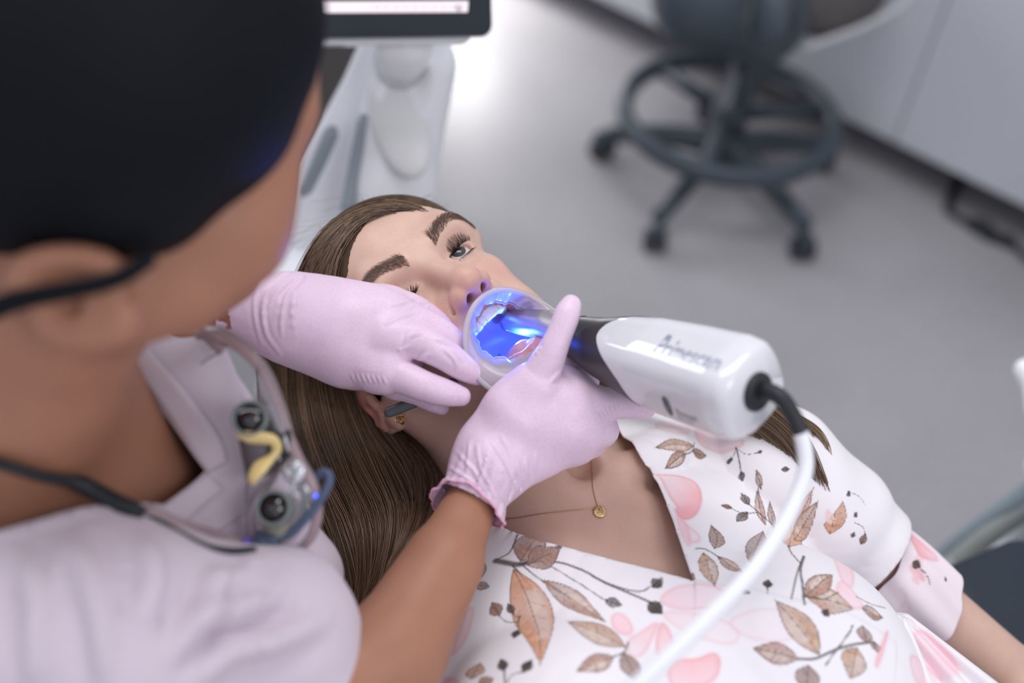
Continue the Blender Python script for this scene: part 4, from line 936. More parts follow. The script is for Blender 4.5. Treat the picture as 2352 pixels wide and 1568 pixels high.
# flared half sleeve cuff, folded, with its own print
c0, c1 = lerp(shL, elL, .385), lerp(shL, elL, .63); ax_ = nrm(c1 - c0); uu = nrm(np.cross(ax_, CB)); vv = np.cross(uu, ax_)
nu, nvv = 200, 90; th = np.linspace(0, 2 * math.pi, nu, endpoint=False); R = []
for i, t in enumerate(np.linspace(0, 1, nvv)):
    rad = .0365 + .0035 * math.sin(min(1, t * 1.6) * math.pi / 2) - .0045 * t
    wv = .0018 * np.sin(th * 5 + 1) * t + .0012 * np.sin(th * 9 + t * 3)
    tilt = .010 * np.sin(th + .6)
    R.append(c0 + ax_ * ((t * .064) + (0 if t < .5 else 0)) + ax_ * (tilt * (t * .6 + .7))[:, None] + (rad + wv)[:, None] * (np.cos(th)[:, None] * uu + np.sin(th)[:, None] * vv * .97))
V, F = rings(R, False, False); F = np.array(F); cb = BVHTree.FromPolygons(V.tolist(), F.tolist())
cuv = np.c_[(V - c0) @ ax_, (V - c0) @ uu]; PC = Print(V, cuv); PC.c = np.tile(np.array([.86, .74, .79]), (len(V), 1))
def cp_(px, py):
    h = hit(cb, px, py); h = P(px, py, .8) if h is None else h; return np.array([(h - c0) @ ax_, (h - c0) @ uu])
PR, tp = PC, cp_
F_([(2030, 1270), (2050, 1230), (2095, 1192), (2120, 1225), (2110, 1260), (2090, 1290), (2040, 1290)], PK2, .6, ((2095, 1195), (2050, 1290)))
F_([(2100, 1262), (2125, 1245), (2150, 1265), (2160, 1290), (2130, 1285), (2112, 1280)], PK1, .85, ((2110, 1270), (2165, 1290)))
F_([(2000, 1270), (2050, 1285), (2095, 1295), (2085, 1303), (2030, 1295)], PK1, .55, ((2095, 1300), (1990, 1270)))
F_([(2020, 1350), (2060, 1340), (2090, 1370), (2060, 1400)], (.80, .66, .76), .5)
B_((2095, 1290), (2112, 1302), 24); S_([(2108, 1300), (2128, 1322), (2134, 1340)], 3); B_((2170, 1336), (2168, 1326), 9)
PR, tp = PR_, _tp
cf = mk('sleeve_cuff', (V, F), silk, dr, cols=PC.c); m = cf.modifiers.new('cloth thickness', 'SOLIDIFY'); m.thickness = .0012
mk('cuff_hem', tube(R[-1], .0011, 6, closed=True), pbr('hem pink', (.85, .76, .78), .6), dr)
# gathered peplum and tie ends at the waist on her left side
def ruffle(c, ax, out, L, w0, w1, waves, amp, seed, name='peplum_frill'):
    a = np.linspace(0, 1, 140); b = np.linspace(0, 1, 30); R = []
    for t in b:
        wdt = lerp(w0, w1, t); k = (a - .5) * wdt; R.append([c + ax * (t * L) + out * kk + np.cross(ax, out) * (amp * t ** .6 * math.sin(waves * aa * 6.28 + seed) + .02 * math.cos((aa - .5) * 2.5)) for kk, aa in zip(k, a)])
    V, F = rings(R, False, False, closed=False); F = np.array(F); b_ = BVHTree.FromPolygons(V.tolist(), F.tolist()); uv = np.c_[(V - c) @ ax, (V - c) @ out]; return V, F, uv, b_
w0 = P(2055, 1450, .745)
for nm, (c, ax, out, L, a0, a1, wv, am, sd) in dict(
        a=(P(2045, 1440, .755), nrm(P(2160, 1640, .70) - P(2045, 1440, .75)), nrm(CR * .85 + CU * .4), .10, .03, .115, 4.5, .0075, .3),
        b=(P(2050, 1445, .74), nrm(P(2060, 1640, .69) - P(2050, 1445, .74)), nrm(CR * .95 + CU * .1), .10, .02, .09, 3.5, .008, 1.9)).items():
    V, F, uv, bb_ = ruffle(c, ax, out, L, a0, a1, wv, am, sd); PG = Print(V, uv)
    def gp(px, py, bb_=bb_, c=c, ax=ax, out=out):
        h = hit(bb_, px, py); h = P(px, py, .73) if h is None else h; return np.array([(h - c) @ ax, (h - c) @ out])
    PR, tp = PG, gp
    if nm == 'a': F_([(2110, 1440), (2150, 1470), (2210, 1530), (2180, 1568), (2120, 1530), (2090, 1480)], PK2, .8); F_([(2080, 1455), (2100, 1490), (2110, 1540), (2090, 1520)], BR3, .7); B_((2045, 1490), (2050, 1510), 12)
    else: F_([(2030, 1440), (2045, 1450), (2030, 1500), (2012, 1530)], PK1, .8); S_([(2015, 1520), (2008, 1550), (2000, 1580)], 9); S_([(2062, 1520), (2066, 1560)], 6); B_((2042, 1500), (2048, 1488), 14)
    PR, tp = PR_, _tp
    o = mk('peplum_frill', (V, F), silk, dr, cols=PG.c); m = o.modifiers.new('cloth thickness', 'SOLIDIFY'); m.thickness = .001
kn = solid([Cone(P(2040, 1425, .742), P(2075, 1450, .742), .008, .010, .004), Cone(P(2075, 1450, .742), P(2060, 1500, .735), .010, .006, .004), Cone(P(2030, 1440, .738), P(2020, 1500, .732), .006, .0075, .004)], .0012, smooth=2)
mk('waist_tie', kn, pbr('tie cloth', (.84, .72, .76), .6, bump=.5, bscale=120), dr)
# ---------------- necklace
nk = thing('necklace', T(0, .04, .005), 'fine gold chain necklace with a small round disc pendant on the patient’s chest', 'necklace')
bsk = BVHTree.FromPolygons(bv.tolist(), bf.tolist())
def drape(pts, n, lift):
    c = spline(np.array(pts, float), n); out = []
    for x, y in c:
        d = nrm(P(x, y, 1) - CAM); h = bsk.ray_cast(Vector(CAM), Vector(d)); out.append(np.array(h[0]) - d * lift if h[0] is not None else out[-1] if out else P(x, y, .77))
    return np.array(out)
for nm, pts in (('a', [(1352, 985), (1357, 1050), (1362, 1120), (1372, 1162)]), ('b', [(1040, 1178), (1100, 1186), (1170, 1190), (1240, 1180), (1310, 1172), (1372, 1166)])):
    c = drape(pts, 260, .0009); w = np.array([(.0003 if i % 2 else -.0003) for i in range(260)]); c2 = c + w[:, None] * CU; mk('chain', tube(c2, .00024, 5), goldm, nk)
pc = drape([(1377, 1175), (1378, 1176)], 2, .0016)[0]; n_ = nrm(tf * .6 + CB * .5 + [0, 0, .1])
mk('disc_pendant', lathe(pc, n_, [(0, .0042), (.0002, .0046), (.0008, .0046), (.001, .0042)], 32), goldm, nk); mk('pendant_ring', tube([pc + n_ * .0006 + nrm(P(1372, 1160, .73) - pc) * .0052 + .0011 * (math.cos(t) * CR + math.sin(t) * CU) for t in np.linspace(0, 6.28, 16, endpoint=False)], .0003, 6, closed=True), goldm, nk)
# a mole on the chest
# ================================================================== dental chair under the patient
uph = pbr('navy upholstery', (.018, .026, .04), .45, bump=.1, bscale=300); chs = pbr('chair shell grey', (.4, .41, .44), .35)
dc = thing('dental_chair', (T(0, .35, -.3)[0], T(0, .35, -.3)[1], 0), 'navy upholstered dental chair carrying the reclining patient', 'dental chair')
bk = [Box(T(0, .22, -.245), (.20, .32, .03), .028, TA, .02), Box(T(0, .80, -.25), (.24, .30, .04), .035, TA, .04)]
mk('backrest', solid(bk[:1], .005, smooth=1), uph, dc)
mk('seat_cushion', solid(bk[1:] + [Box(T(.0, 1.3, -.26), (.20, .35, .035), .03, TA, .03)], .006, smooth=1), uph, dc)
mk('headrest', solid([Box(H(0, .145, .035), (.062, .022, .06), .018, HA, .01)], .004, smooth=1), uph, dc)
mk('headrest_bar', tube([H(0, .165, .03), lerp(H(0, .17, 0), T(0, -.05, -.27), .5), T(0, .0, -.27)], .012, 12), chs, dc)
am = P(2470, 1590, .93); mk('armrest', solid([Box(am, (.07, .15, .03), .025, np.stack([nrm(np.cross(ta, [0, 0, 1])), ta - 0, nrm(np.cross(nrm(np.cross(ta, [0, 0, 1])), ta))]), .01)], .005, smooth=1), uph, dc)
sb = T(0, .45, -.30); mk('chair_shell', solid([Box(T(0, .3, -.295), (.15, .34, .022), .02, TA, .02), Box(T(0, .8, -.31), (.17, .3, .03), .025, TA, .03)], .006, smooth=1), chs, dc)
pb = T(0, .75, -.33); mk('pedestal', solid([Cone((pb[0], pb[1], pb[2]), (pb[0], pb[1], .12), .09, .12, .04), Box((pb[0], pb[1], .035), (.26, .2, .035), .02, None, .06)], .008, smooth=1), chs, dc)
# arm_support bar under the armrest
mk('armrest_bar', tube([am + [0, 0, -.02], lerp(am, pb, .4) + [0, 0, -.1], pb + [0, 0, -.02]], .016, 12), chs, dc)
# ================================================================== dentist's gloved hands (prims are shared with the body underneath)
glove = pbr('nitrile glove pink', (.79, .60, .75), .42, sss=.25, ssr=(1, .5, .8), ssc=.003, bump=.25, bscale=260, bdist=.0004, noise=.05, nscale=30, noise2=.10, nscale2=900)
def G(x, y, z): return P(x, y, z)
def gc(a, b, ra, rb, k=.006, op='+'): return Cone(P(*a), P(*b), ra, rb, k, op)
def pathc(pts, k=.006, n=None):
    q = spline(np.array(pts, float), n or (len(pts) - 1) * 4 + 1); return [gc(q[i][:3], q[i + 1][:3], q[i][3], q[i + 1][3], k * 1.4 if i < 2 else .0007) for i in range(len(q) - 1)]
axr = nrm(P(1290, 950, .70) - P(1090, 1130, .69)); sxr = nrm(np.cross(CB, axr)); RR = np.stack([axr, sxr, np.cross(axr, sxr)])
rhand = [gc((1085, 1145, .692), (1130, 1065, .695), .0225, .0235, .01), Ell(P(1168, 1020, .705), (.045, .0325, .022), RR, .012), Ell(P(1255, 965, .712), (.045, .036, .021), RR, .012),
         gc((1200, 930, .705), (1300, 975, .705), .021, .020, .012), gc((1230, 890, .70), (1185, 950, .70), .0165, .022, .012)]
rhand += pathc([(1222, 905, .700, .0165), (1248, 850, .694, .0125), (1270, 805, .690, .0102), (1288, 762, .690, .0092), (1302, 722, .692, .0088), (1311, 701, .695, .0072)], .005)
rhand += pathc([(1300, 930, .705, .0175), (1352, 925, .706, .0140), (1400, 926, .710, .0110), (1445, 930, .716, .0092), (1485, 940, .722, .0066)], .006)
rhand += pathc([(1330, 985, .712, .0155), (1365, 985, .714, .0150), (1382, 990, .722, .0120), (1370, 1000, .738, .0095)], .008)
rhand += pathc([(1310, 1020, .715, .0130), (1345, 1018, .720, .0120), (1362, 1020, .732, .0095), (1340, 1020, .744, .0085)], .006)
rmid = pathc([(1310, 925, .722, .0115), (1345, 880, .738, .0100), (1335, 835, .752, .0090), (1290, 805, .755, .0085), (1250, 795, .750, .0080), (1226, 797, .742, .0070)], .004)
rhand += rmid
rfold = []
for a, b, r in (((1090, 1120, .668), (1120, 1040, .672), .0007), ((1115, 1130, .666), (1135, 1050, .670), .0008), ((1145, 1140, .667), (1160, 1070, .671), .0007), ((1170, 1150, .668), (1190, 1080, .676), .0009), ((1195, 1130, .670), (1205, 1075, .680), .0006), ((1060, 1110, .668), (1100, 1060, .672), .0006)):
    rfold += [gc(a, b, r, r * .5, .0016)]
lhand = []
axl = nrm(P(900, 790, .715) - P(620, 710, .70)); sxl = nrm(np.cross(CB, axl)); RL = np.stack([axl, sxl, np.cross(axl, sxl)])
lhand = [gc((560, 700, .700), (660, 728, .705), .0230, .0285, .01), gc((660, 728, .705), (720, 742, .712), .0285, .028, .015), Ell(P(800, 765, .722), (.060, .0385, .0225), RL, .015), gc((880, 725, .722), (830, 740, .718), .017, .020, .015),
         gc((880, 830, .715), (800, 810, .716), .0165, .020, .015)]
lidx = pathc([(890, 775, .712, .0155), (955, 783, .708, .0130), (1010, 808, .706, .0112), (1060, 842, .710, .0095), (1094, 862, .716, .0070)], .006)
lmid = pathc([(900, 730, .722, .0150), (965, 742, .722, .0125), (1020, 772, .724, .0108), (1060, 812, .728, .0088), (1080, 838, .732, .0070)], .004)
lrng = pathc([(880, 698, .732, .0135), (945, 708, .734, .0110), (1000, 740, .736, .0095), (1045, 788, .740, .0078), (1068, 822, .745, .0062)], .004)
lthb = pathc([(870, 850, .712, .0150), (925, 866, .706, .0120), (978, 888, .704, .0108), (1025, 902, .706, .0096), (1058, 910, .709, .0072)], .006)
lpnk = pathc([(900, 880, .735, .010), (960, 905, .738, .0085), (1000, 925, .738, .0075), (1016, 936, .738, .0055)], .004)
lhand += lrng + lmid + lidx + lthb + lpnk
lfold = []
for x0, w in ((606, .0011), (640, .0014), (652, .0009), (672, .0012)):
    pts = [(x0 + 22, 630, .695), (x0 + 2, 690, .676), (x0 + 2, 750, .676), (x0 + 24, 812, .692)]; q = spline(np.array(pts, float), 9)
    lfold += [gc(q[i], q[i + 1], w, w, .0018) for i in range(8)]
for a, b in (((890, 762, .697), (945, 738, .706)), ((918, 805, .695), (975, 776, .697)), ((1000, 700, .722), (960, 706, .720)), ((860, 850, .690), (835, 846, .690)), ((872, 858, .690), (846, 856, .690))):
    lfold += [gc(a, b, .0007, .0004, .0015)]
def wrinkle(V, F, amp, f1, seed):
    n = vnorm(V, F); a = (vnoise(V * [f1, f1, f1], seed) - .5) * amp + (vnoise(V * f1 * 2.7, seed + 1) - .5) * amp * .35
    return V + n * a[:, None]
gv, gf = solid(rhand + rfold, .0011, smooth=2); gv = wrinkle(gv, gf, .0010, 55, 1)
def ridges(V, F, lines, wpx=4.0, h=.0009):
    n = vnorm(V, F); c = (V - CAM) @ MC; px = np.stack([1176 + FPX * c[:, 0] / -c[:, 2], 784 - FPX * c[:, 1] / -c[:, 2]], 1); fc = np.clip((n @ CB) * 2.5, 0, 1); A = np.zeros(len(V))
    for ln in lines:
        pts, k = ln if isinstance(ln, tuple) and isinstance(ln[0], list) else (ln, 1.0); q = spline(np.array(pts, float), 40); lo, hi = q.min(0) - 25, q.max(0) + 25
        i = np.where((px > lo).all(1) & (px < hi).all(1) & (fc > 0))[0]
        if not len(i): continue
        j, d = nearest(px[i], q); tap = np.sin(np.clip(j / 39, .02, .98) * math.pi) ** .5; sgn = np.sign((px[i, 0] - q[j, 0]) + 1e-9)
        A[i] += k * h * tap * (np.exp(-(d / wpx) ** 2) - .45 * np.exp(-((d - wpx * 2.0) / (wpx * 1.1)) ** 2))
    return V + n * (A * fc)[:, None]
def cutaway(V, F, c, ax):
    m = (V - c) @ ax > 0; return compact(V, F[m[F].all(1)])
cR = P(1082, 1152, .69); aC = nrm(P(1084, 1148, .691) - P(1020, 1290, .662)); aR = nrm(nrm(P(1200, 950, .70) - P(1060, 1175, .69)) + aC)
# fan of pulled wrinkles by the cuff
t = (gv - cR) @ aR; w = np.exp(-((t - .012) / .02) ** 2); ang = np.arctan2((gv - cR) @ CB, (gv - cR) @ nrm(np.cross(CB, aR)))
gv = gv + vnorm(gv, gf) * (w * .0003 * (1.1 + np.sin(ang * 15 + t * 90)) * (.4 + vnoise(gv * 60, 7)))[:, None]
gv = ridges(gv, gf, [[(1095, 1022), (1106, 1079), (1148, 1163)], [(1133, 1018), (1160, 1060), (1187, 1121)], [(1049, 1037), (1095, 1091), (1125, 1156)], [(1079, 1018), (1072, 1079)], [(1179, 1037), (1198, 1102)], [(1206, 1052), (1213, 1102)], [(1030, 1071), (1095, 1113)], [(1230, 1040), (1228, 1085)],
    [(1150, 1000), (1172, 1040), (1180, 1080)], [(1222, 800), (1236, 812)], [(1228, 790), (1242, 804)], [(1290, 850), (1262, 880)]], 4.2, .0010)
gv = ridges(gv, gf, [[(1378, 945), (1391, 962)], [(1386, 938), (1398, 962)], [(1396, 934), (1404, 960)], [(1407, 930), (1413, 958)], [(1418, 928), (1422, 953)], [(1368, 948), (1382, 966)]], 2.6, .0008)
gv, gf = cutaway(gv, gf, cR, aR)
RGLOVE = (gv, gf)
lv, lf = solid(lhand + lfold, .0011, smooth=2); lv = wrinkle(lv, lf, .0010, 50, 4)
lv = ridges(lv, lf, [[(659, 618), (609, 683), (609, 759), (643, 814)], [(679, 626), (633, 676), (613, 709)], [(699, 636), (659, 680), (646, 733), (647, 772)], [(622, 612), (590, 660), (585, 720), (600, 790)]], 4.2, .0016)
lv = ridges(lv, lf, [[(888, 742), (928, 723), (957, 719)], [(928, 795), (941, 772), (971, 761)], [(957, 829), (984, 812)], [(940, 700), (981, 691)], [(900, 700), (960, 684)], [(1020, 800), (1046, 826), (1050, 850)], [(1036, 800), (1062, 826)], [(1000, 776), (1040, 790)]], 4.5, .0011)
lv = ridges(lv, lf, [[(x, 858 + i), (x + 9, 876 + i)] for i, x in enumerate((806, 818, 830, 842, 854, 866, 878))], 2.6, .0009)
cL = P(566, 703, .70); aCL = nrm(P(568, 703, .70) - P(330, 760, .78)); aL = nrm(nrm(P(700, 740, .70) - P(560, 700, .70)) * 1.5 + aCL); lv, lf = cutaway(lv, lf, cL, aL); LGLOVE = (lv, lf)
def cuff(c, ax, r0, r1, flat, L, seed, flare=.0):
    u = nrm(np.cross(ax, CB)); v = np.cross(u, ax); a = np.linspace(0, 2 * math.pi, 96, endpoint=False); R = []
    for i in range(14):
        s = i / 13; r = r0 + (r1 - r0) * s + .0011 * s * np.sin(a * 9 + seed + s * 4) + .0006 * np.sin(a * 21 + seed * 2)
        sh = .004 * s * np.sin(a * 2 + seed)
        R.append(c - ax * (L * s - .004) - ax * sh[:, None] + (r * np.cos(a))[:, None] * u + (r * np.sin(a) * flat)[:, None] * v)
    return R
# ================================================================== intraoral scanner
sc_ = thing('intraoral_scanner', P(1600, 862, .65), 'white and black handheld intraoral scanner with a metal tip in the dentist’s right hand', 'dental scanner')
scw = pbr('scanner white', (.70, .70, .74), .12, coat=.5); scg = pbr('scanner grip', (.035, .030, .036), .34, bump=.05, bscale=400); scm = pbr('scanner sleeve steel', (.50, .47, .48), .36, .9, noise=.08, nscale=40); rub = pbr('black rubber', (.015, .018, .022), .5)
SS = np.array([  # px, py, z, width, depth, squareness
    (1166, 734, .765, .0175, .014, 2.4), (1192, 736, .759, .0215, .017, 2.5), (1250, 745, .743, .0232, .020, 2.4), (1300, 764, .730, .0270, .024, 2.3), (1335, 777, .720, .033, .030, 2.2), (1380, 795, .706, .0420, .038, 2.3), (1440, 811, .690, .0515, .047, 2.5),
    (1500, 830, .673, .0580, .053, 2.8), (1600, 860, .645, .0605, .056, 3.1), (1690, 887, .618, .0610, .056, 3.3), (1722, 897, .610, .0580, .053, 3.2), (1738, 901, .606, .0500, .046, 3.0)])
cen = np.array([P(*r[:3]) for r in SS]); arc = np.r_[0, np.cumsum(np.linalg.norm(np.diff(cen, axis=0), axis=1))]; TT = arc / arc[-1]
sax_ = nrm(cen[-1] - cen[3]); ROT = math.radians(38)
def Ssurf(th, t, grow=0.0):
    """th (n,), t (n,) -> points on the scanner's skin"""
    t = np.clip(t, 0, 1); c = np.stack([np.interp(t, TT, cen[:, i]) for i in range(3)], 1); w, d, e = [np.interp(t, TT, SS[:, i]) for i in (3, 4, 5)]
    dt = .02; a = np.stack([np.interp(np.clip(t + dt, 0, 1), TT, cen[:, i]) - np.interp(np.clip(t - dt, 0, 1), TT, cen[:, i]) for i in range(3)], 1); a = a * .4 / np.linalg.norm(a, axis=1)[:, None] + sax_ * .6; a /= np.linalg.norm(a, axis=1)[:, None]
    u = np.cross(a, CB); u = u / np.linalg.norm(u, axis=1)[:, None] * np.sign((u @ CU))[:, None]; v = np.cross(u, a); v *= np.sign(v @ CB)[:, None]
    ang = th + ROT; cc, ss_ = np.cos(ang), np.sin(ang); x = np.sign(cc) * np.abs(cc) ** (2 / e) * (w / 2 + grow); y = np.sign(ss_) * np.abs(ss_) ** (2 / e) * (d / 2 + grow)
    x2 = x * math.cos(ROT) + y * math.sin(ROT); y2 = -x * math.sin(ROT) + y * math.cos(ROT)
    return c + u * x2[:, None] + v * y2[:, None]
def tpx(px):
    xs = SS[:, 0]; return float(np.interp(px, xs, TT))
def zone(t0, t1, nv, grow=0.0, n=96, cap0=False, cap1=False):
    th = np.linspace(0, 2 * math.pi, n, endpoint=False); a, b = (np.broadcast_to(q(th) if callable(q) else q, th.shape) for q in (t0, t1))
    return rings([Ssurf(th, a + (b - a) * v, grow) for v in np.linspace(0, 1, nv)], cap0, cap1)
# th=0 is the picture-top of the body, th=pi/2 faces the camera, th=pi the picture-bottom
def border(th):
    pts = [(0, tpx(1478)), (.30, tpx(1440)), (.75, tpx(1410)), (1.2, tpx(1408)), (1.7, tpx(1432)), (2.2, tpx(1468)), (2.7, tpx(1496)), (3.2, tpx(1506)), (3.8, tpx(1490)), (4.6, tpx(1450)), (5.4, tpx(1462)), (6.2832, tpx(1478))]
    q = np.array(pts); q3 = spline(q, 200); return np.interp(np.mod(th, 2 * math.pi), q3[:, 0], q3[:, 1])
def border0(th): return tpx(1322) + .012 * np.cos(th - .2)
mk('tip_sleeve', zone(0, tpx(1300), 14, cap0=True), scm, sc_)
mk('sleeve_collar', zone(tpx(1296), border0, 6, grow=.0006), pbr('collar satin', (.42, .36, .37), .35, .6), sc_)
mk('grip', zone(lambda t: border0(t) + .002, lambda t: border(t) - .003, 26, grow=.0002), scg, sc_)
mk('shell', zone(border, 1.0, 40, cap1=True), scw, sc_)
mk('joint_line', zone(lambda t: border(t) - .005, lambda t: border(t) + .004, 3, grow=-.0005), rub, sc_)
# scanning window under the tip
wq = [Ssurf(np.array([math.pi + d]), np.array([t]), .0002)[0] for t, d in ((.02, -.5), (.02, .5), (.10, .5), (.10, -.5))]
wc = np.mean(wq, 0); wn = nrm(wc - np.array([np.interp(.06, TT, cen[:, i]) for i in range(3)]))
mk('scan_window', (np.array(wq + [p - wn * .0006 for p in wq]), [[0, 1, 2, 3], [7, 6, 5, 4], [0, 4, 5, 1], [1, 5, 6, 2], [2, 6, 7, 3], [3, 7, 4, 0]]), pbr('scan window', (.3, .5, 1), .1, emit=(.10, .30, 1), es=6), sc_, smooth=False)
# lettering wrapped on the skin
def lettering(txt, tA, tB, th0, hgt, mat, name='lettering', flip=1):
    cu = bpy.data.curves.new('t', 'FONT'); cu.body = txt; cu.size = 1; cu.resolution_u = 3; o = bpy.data.objects.new('t', cu); COL.objects.link(o)
    bpy.context.view_layer.update(); dg = bpy.context.evaluated_depsgraph_get(); me = bpy.data.meshes.new_from_object(o.evaluated_get(dg)); V = np.array([v.co[:] for v in me.vertices]); F = [list(p.vertices) for p in me.polygons]
    bpy.data.objects.remove(o); bpy.data.curves.remove(cu); bpy.data.meshes.remove(me)
    x = (V[:, 0] - V[:, 0].min()) / (V[:, 0].max() - V[:, 0].min()); y = V[:, 1]
    return mk(name, (Ssurf(th0 - flip * y * hgt, tA + x * (tB - tA), .00025), F), mat, sc_, smooth=False)
ltm = pbr('grey print', (.27, .29, .40), .5)
lettering('Primescan', tpx(1556), tpx(1702), 1.24, .52, ltm)
lettering('Dentsply', tpx(1618), tpx(1668), 2.58, .12, pbr('dark print', (.10, .10, .12), .5)); lettering('Sirona', tpx(1616), tpx(1652), 2.71, .12, MATS['dark print'])
lg = [Ssurf(np.array([2.52 + .17 * math.sin(a) + .03]), np.array([tpx(1598) + .014 * math.cos(a) * (1 - .4 * math.sin(a))]), .00025)[0] for a in np.linspace(0, 2 * math.pi, 20, endpoint=False)]
mk('logo_mark', (np.array(lg), [list(range(20))]), MATS['dark print'], sc_, smooth=False)
# cable outlet, boot and cable
rc_ = cen[-1]; ra_ = nrm(sax_ + CB * .0)
oc = P(1741, 900, .6045)
on_ = ra_
e1_ = nrm(np.cross(on_, CU)); e2_ = np.cross(on_, e1_)
mk('outlet_disc', lathe(oc - on_ * .001, on_, [(0, .0125), (.002, .0125), (.0032, .0115), (.0032, .006)], 40), rub, sc_)
bp = spline(np.array([(1745, 897, .606), (1768, 899, .598), (1795, 915, .592), (1820, 950, .589), (1836, 985, .588), (1843, 1006, .588)], float), 40); bp = np.array([P(*p) for p in bp])
mk('cable_boot', tube(bp, np.r_[np.full(3, .0062), np.linspace(.0054, .0046, 37)], 20), rub, sc_)
cp = np.array([(1839, 992, .588), (1848, 1030, .587), (1850, 1075, .585), (1835, 1130, .58), (1805, 1195, .572), (1755, 1275, .56), (1690, 1355, .545), (1600, 1445, .525), (1500, 1540, .505), (1380, 1650, .48), (1200, 1790, .46)], float)
cpw = np.array([P(*p) for p in spline(cp, 120)]); last = cpw[-1]; dn_ = np.vstack([cpw, spline([last, last + [.02, -.12, -.10], last + [.10, -.2, -.45], [last[0] + .25, last[1] - .15, .02]], 40)[1:]])
mk('cable', tube(dn_, .0047, 16), pbr('cable white', (.80, .81, .86), .4), sc_)
# ---------------- mouth mirror held in the left hand
im = thing('mouth_mirror', P(960, 925, .74), 'grey plastic mouth mirror held in the dentist’s gloved left hand beside the patient’s ear', 'dental instrument')
q = np.array([P(*p) for p in [(883, 951, .742), (905, 942, .742), (960, 920, .738), (1010, 896, .734), (1060, 868, .738), (1098, 846, .748), (1112, 838, .754)]]); c_ = spline(q, 40)
mk('handle', tube(c_, np.r_[.0020, .0034, .0040, np.linspace(.0041, .0044, 30), np.linspace(.0044, .0036, 7)], 16), pbr('instrument grey', (.10, .115, .13), .35), im)
q2 = np.array([P(*p) for p in [(1112, 838, .754), (1122, 836, .758), (1136, 838, .764)]]); mk('shank', tube(spline(q2, 12), .0013, 10), MATS['instrument grey'], im)
mk('mirror_head', lathe(P(1146, 838, .768), nrm(CB * .5 - CR + .5 * CU), [(0, .0075), (.0012, .0085), (.002, .0085)], 32), MATS['instrument grey'], im)
lamp('scan_light', P(1188, 779, .749), .42, (.02, .10, 1.0), .003)
# ================================================================== dentist
dskin = pbr('dentist skin', (.38, .175, .108), .5, sss=.2, ssc=.005, noise=.06, nscale=40, bump=.1, bscale=800, bdist=.0003)
dt = thing('person', (P(300, 1300, .6)[0], P(300, 1300, .6)[1], .45), 'dentist in a pale pink tunic and pink gloves leaning over, black hair, seen from behind', 'person')
def pc_(a, b, ra, rb, k=.02, op='+'): return Cone(P(*a), P(*b), ra, rb, k, op)
ff = nrm(MC @ [.80, -.30, -.50]); fu = MC @ np.array([.38, .86, .22]); fu = nrm(fu - ff * (fu @ ff)); fr = np.cross(ff, fu); FA = np.stack([fr, ff, fu])
head = [Ell(P(235, 230, .505), (.080, .092, .088), FA, .02), pc_((662, 100, .512), (640, 255, .512), .0180, .0175, .012), pc_((640, 255, .512), (598, 420, .512), .018, .0150, .012), pc_((470, 330, .510), (530, 500, .510), .040, .032, .015),
        pc_((598, 420, .512), (545, 560, .512), .0150, .019, .012), pc_((545, 560, .512), (425, 645, .505), .019, .0205, .012), pc_((425, 645, .505), (290, 685, .49), .0205, .021, .012), pc_((390, 510, .510), (300, 600, .505), .045, .040, .015)]
nb_ = P(622, 355, .548); head += [Cone(nb_, nb_ + ff * .015 - fu * .035, .010, .011, .012), Cone(nb_ + ff * .004 - fu * .07, nb_ - fu * .10 - ff * .01, .020, .016, .02), Cone(nb_ + ff * .008 - fu * .058 - fr * .018, nb_ + ff * .008 - fu * .058 + fr * .018, .006, .006, .006),
        Cone(nb_ - fr * .05 - fu * .01, nb_ - fr * .045 - fu * .07 - ff * .03, .028, .022, .03)]
head += [Ell(nb_ - ff * .032 + fu * .020 - fr * .045, (.040, .030, .034), FA, .015), Ell(nb_ - fr * .035 - ff * .020 - fu * .045, (.030, .030, .036), FA, .015)]
# ear: helix rim, antihelix, lobe
er_ = [(70, 668, .448), (40, 640, .447), (70, 606, .446), (140, 592, .446), (215, 598, .447), (262, 622, .449), (250, 668, .452), (285, 715, .452), (280, 758, .454), (215, 778, .456), (140, 770, .458), (95, 735, .458)]
q = spline(np.array(er_, float), 40); head += [Cone(P(*q[i]), P(*q[i + 1]), .0052, .0052, .004) for i in range(39)]
head += [pc_((120, 660, .462), (230, 700, .462), .014, .013, .01), pc_((215, 740, .458), (255, 745, .458), .0085, .008, .006), pc_((130, 640, .452), (210, 680, .455), .004, .0045, .006), pc_((150, 690, .452), (185, 700, .455), .005, .004, .006, '-')]
nk_ = [pc_((125, 640, .51), (60, 900, .56), .046, .046, .02), pc_((60, 900, .56), (40, 1160, .62), .046, .060, .02), pc_((265, 680, .52), (175, 880, .58), .018, .022, .02)]
chest = [Ell(P(240, 1150, .70), (.090, .12, .060), MC.T, .02), pc_((280, 1000, .66), (340, 1250, .71), .030, .05, .02), pc_((205, 880, .594), (335, 1080, .640), .028, .027, .02), pc_((-60, 1240, .62), (-330, 1240, .63), .045, .04, .03)]
shR_, shL_ = P(110, 1480, .535), P(330, 900, .86)
armr = [pc_((90, 1490, .565), (330, 1500, .570), .048, .045, .02), pc_((330, 1500, .570), (690, 1640, .595), .042, .036, .02), pc_((700, 1650, .588), (900, 1500, .62), .036, .0325, .02), pc_((900, 1500, .62), (1020, 1290, .66), .0325, .0270, .01), pc_((1020, 1290, .66), (1074, 1172, .687), .0245, .0190, .004)]
arml = [pc_((330, 980, .78), (150, 900, .88), .045, .042, .03), pc_((150, 900, .88), (330, 760, .78), .040, .036, .02), pc_((330, 760, .78), (560, 700, .700), .036, .021, .01)]
torso = [pc_((100, 1300, .66), (300, 1900, .68), .11, .12, .04), pc_((250, 1330, .72), (400, 1900, .75), .085, .11, .04), pc_((330, 1000, .77), (280, 1200, .73), .045, .08, .04)]
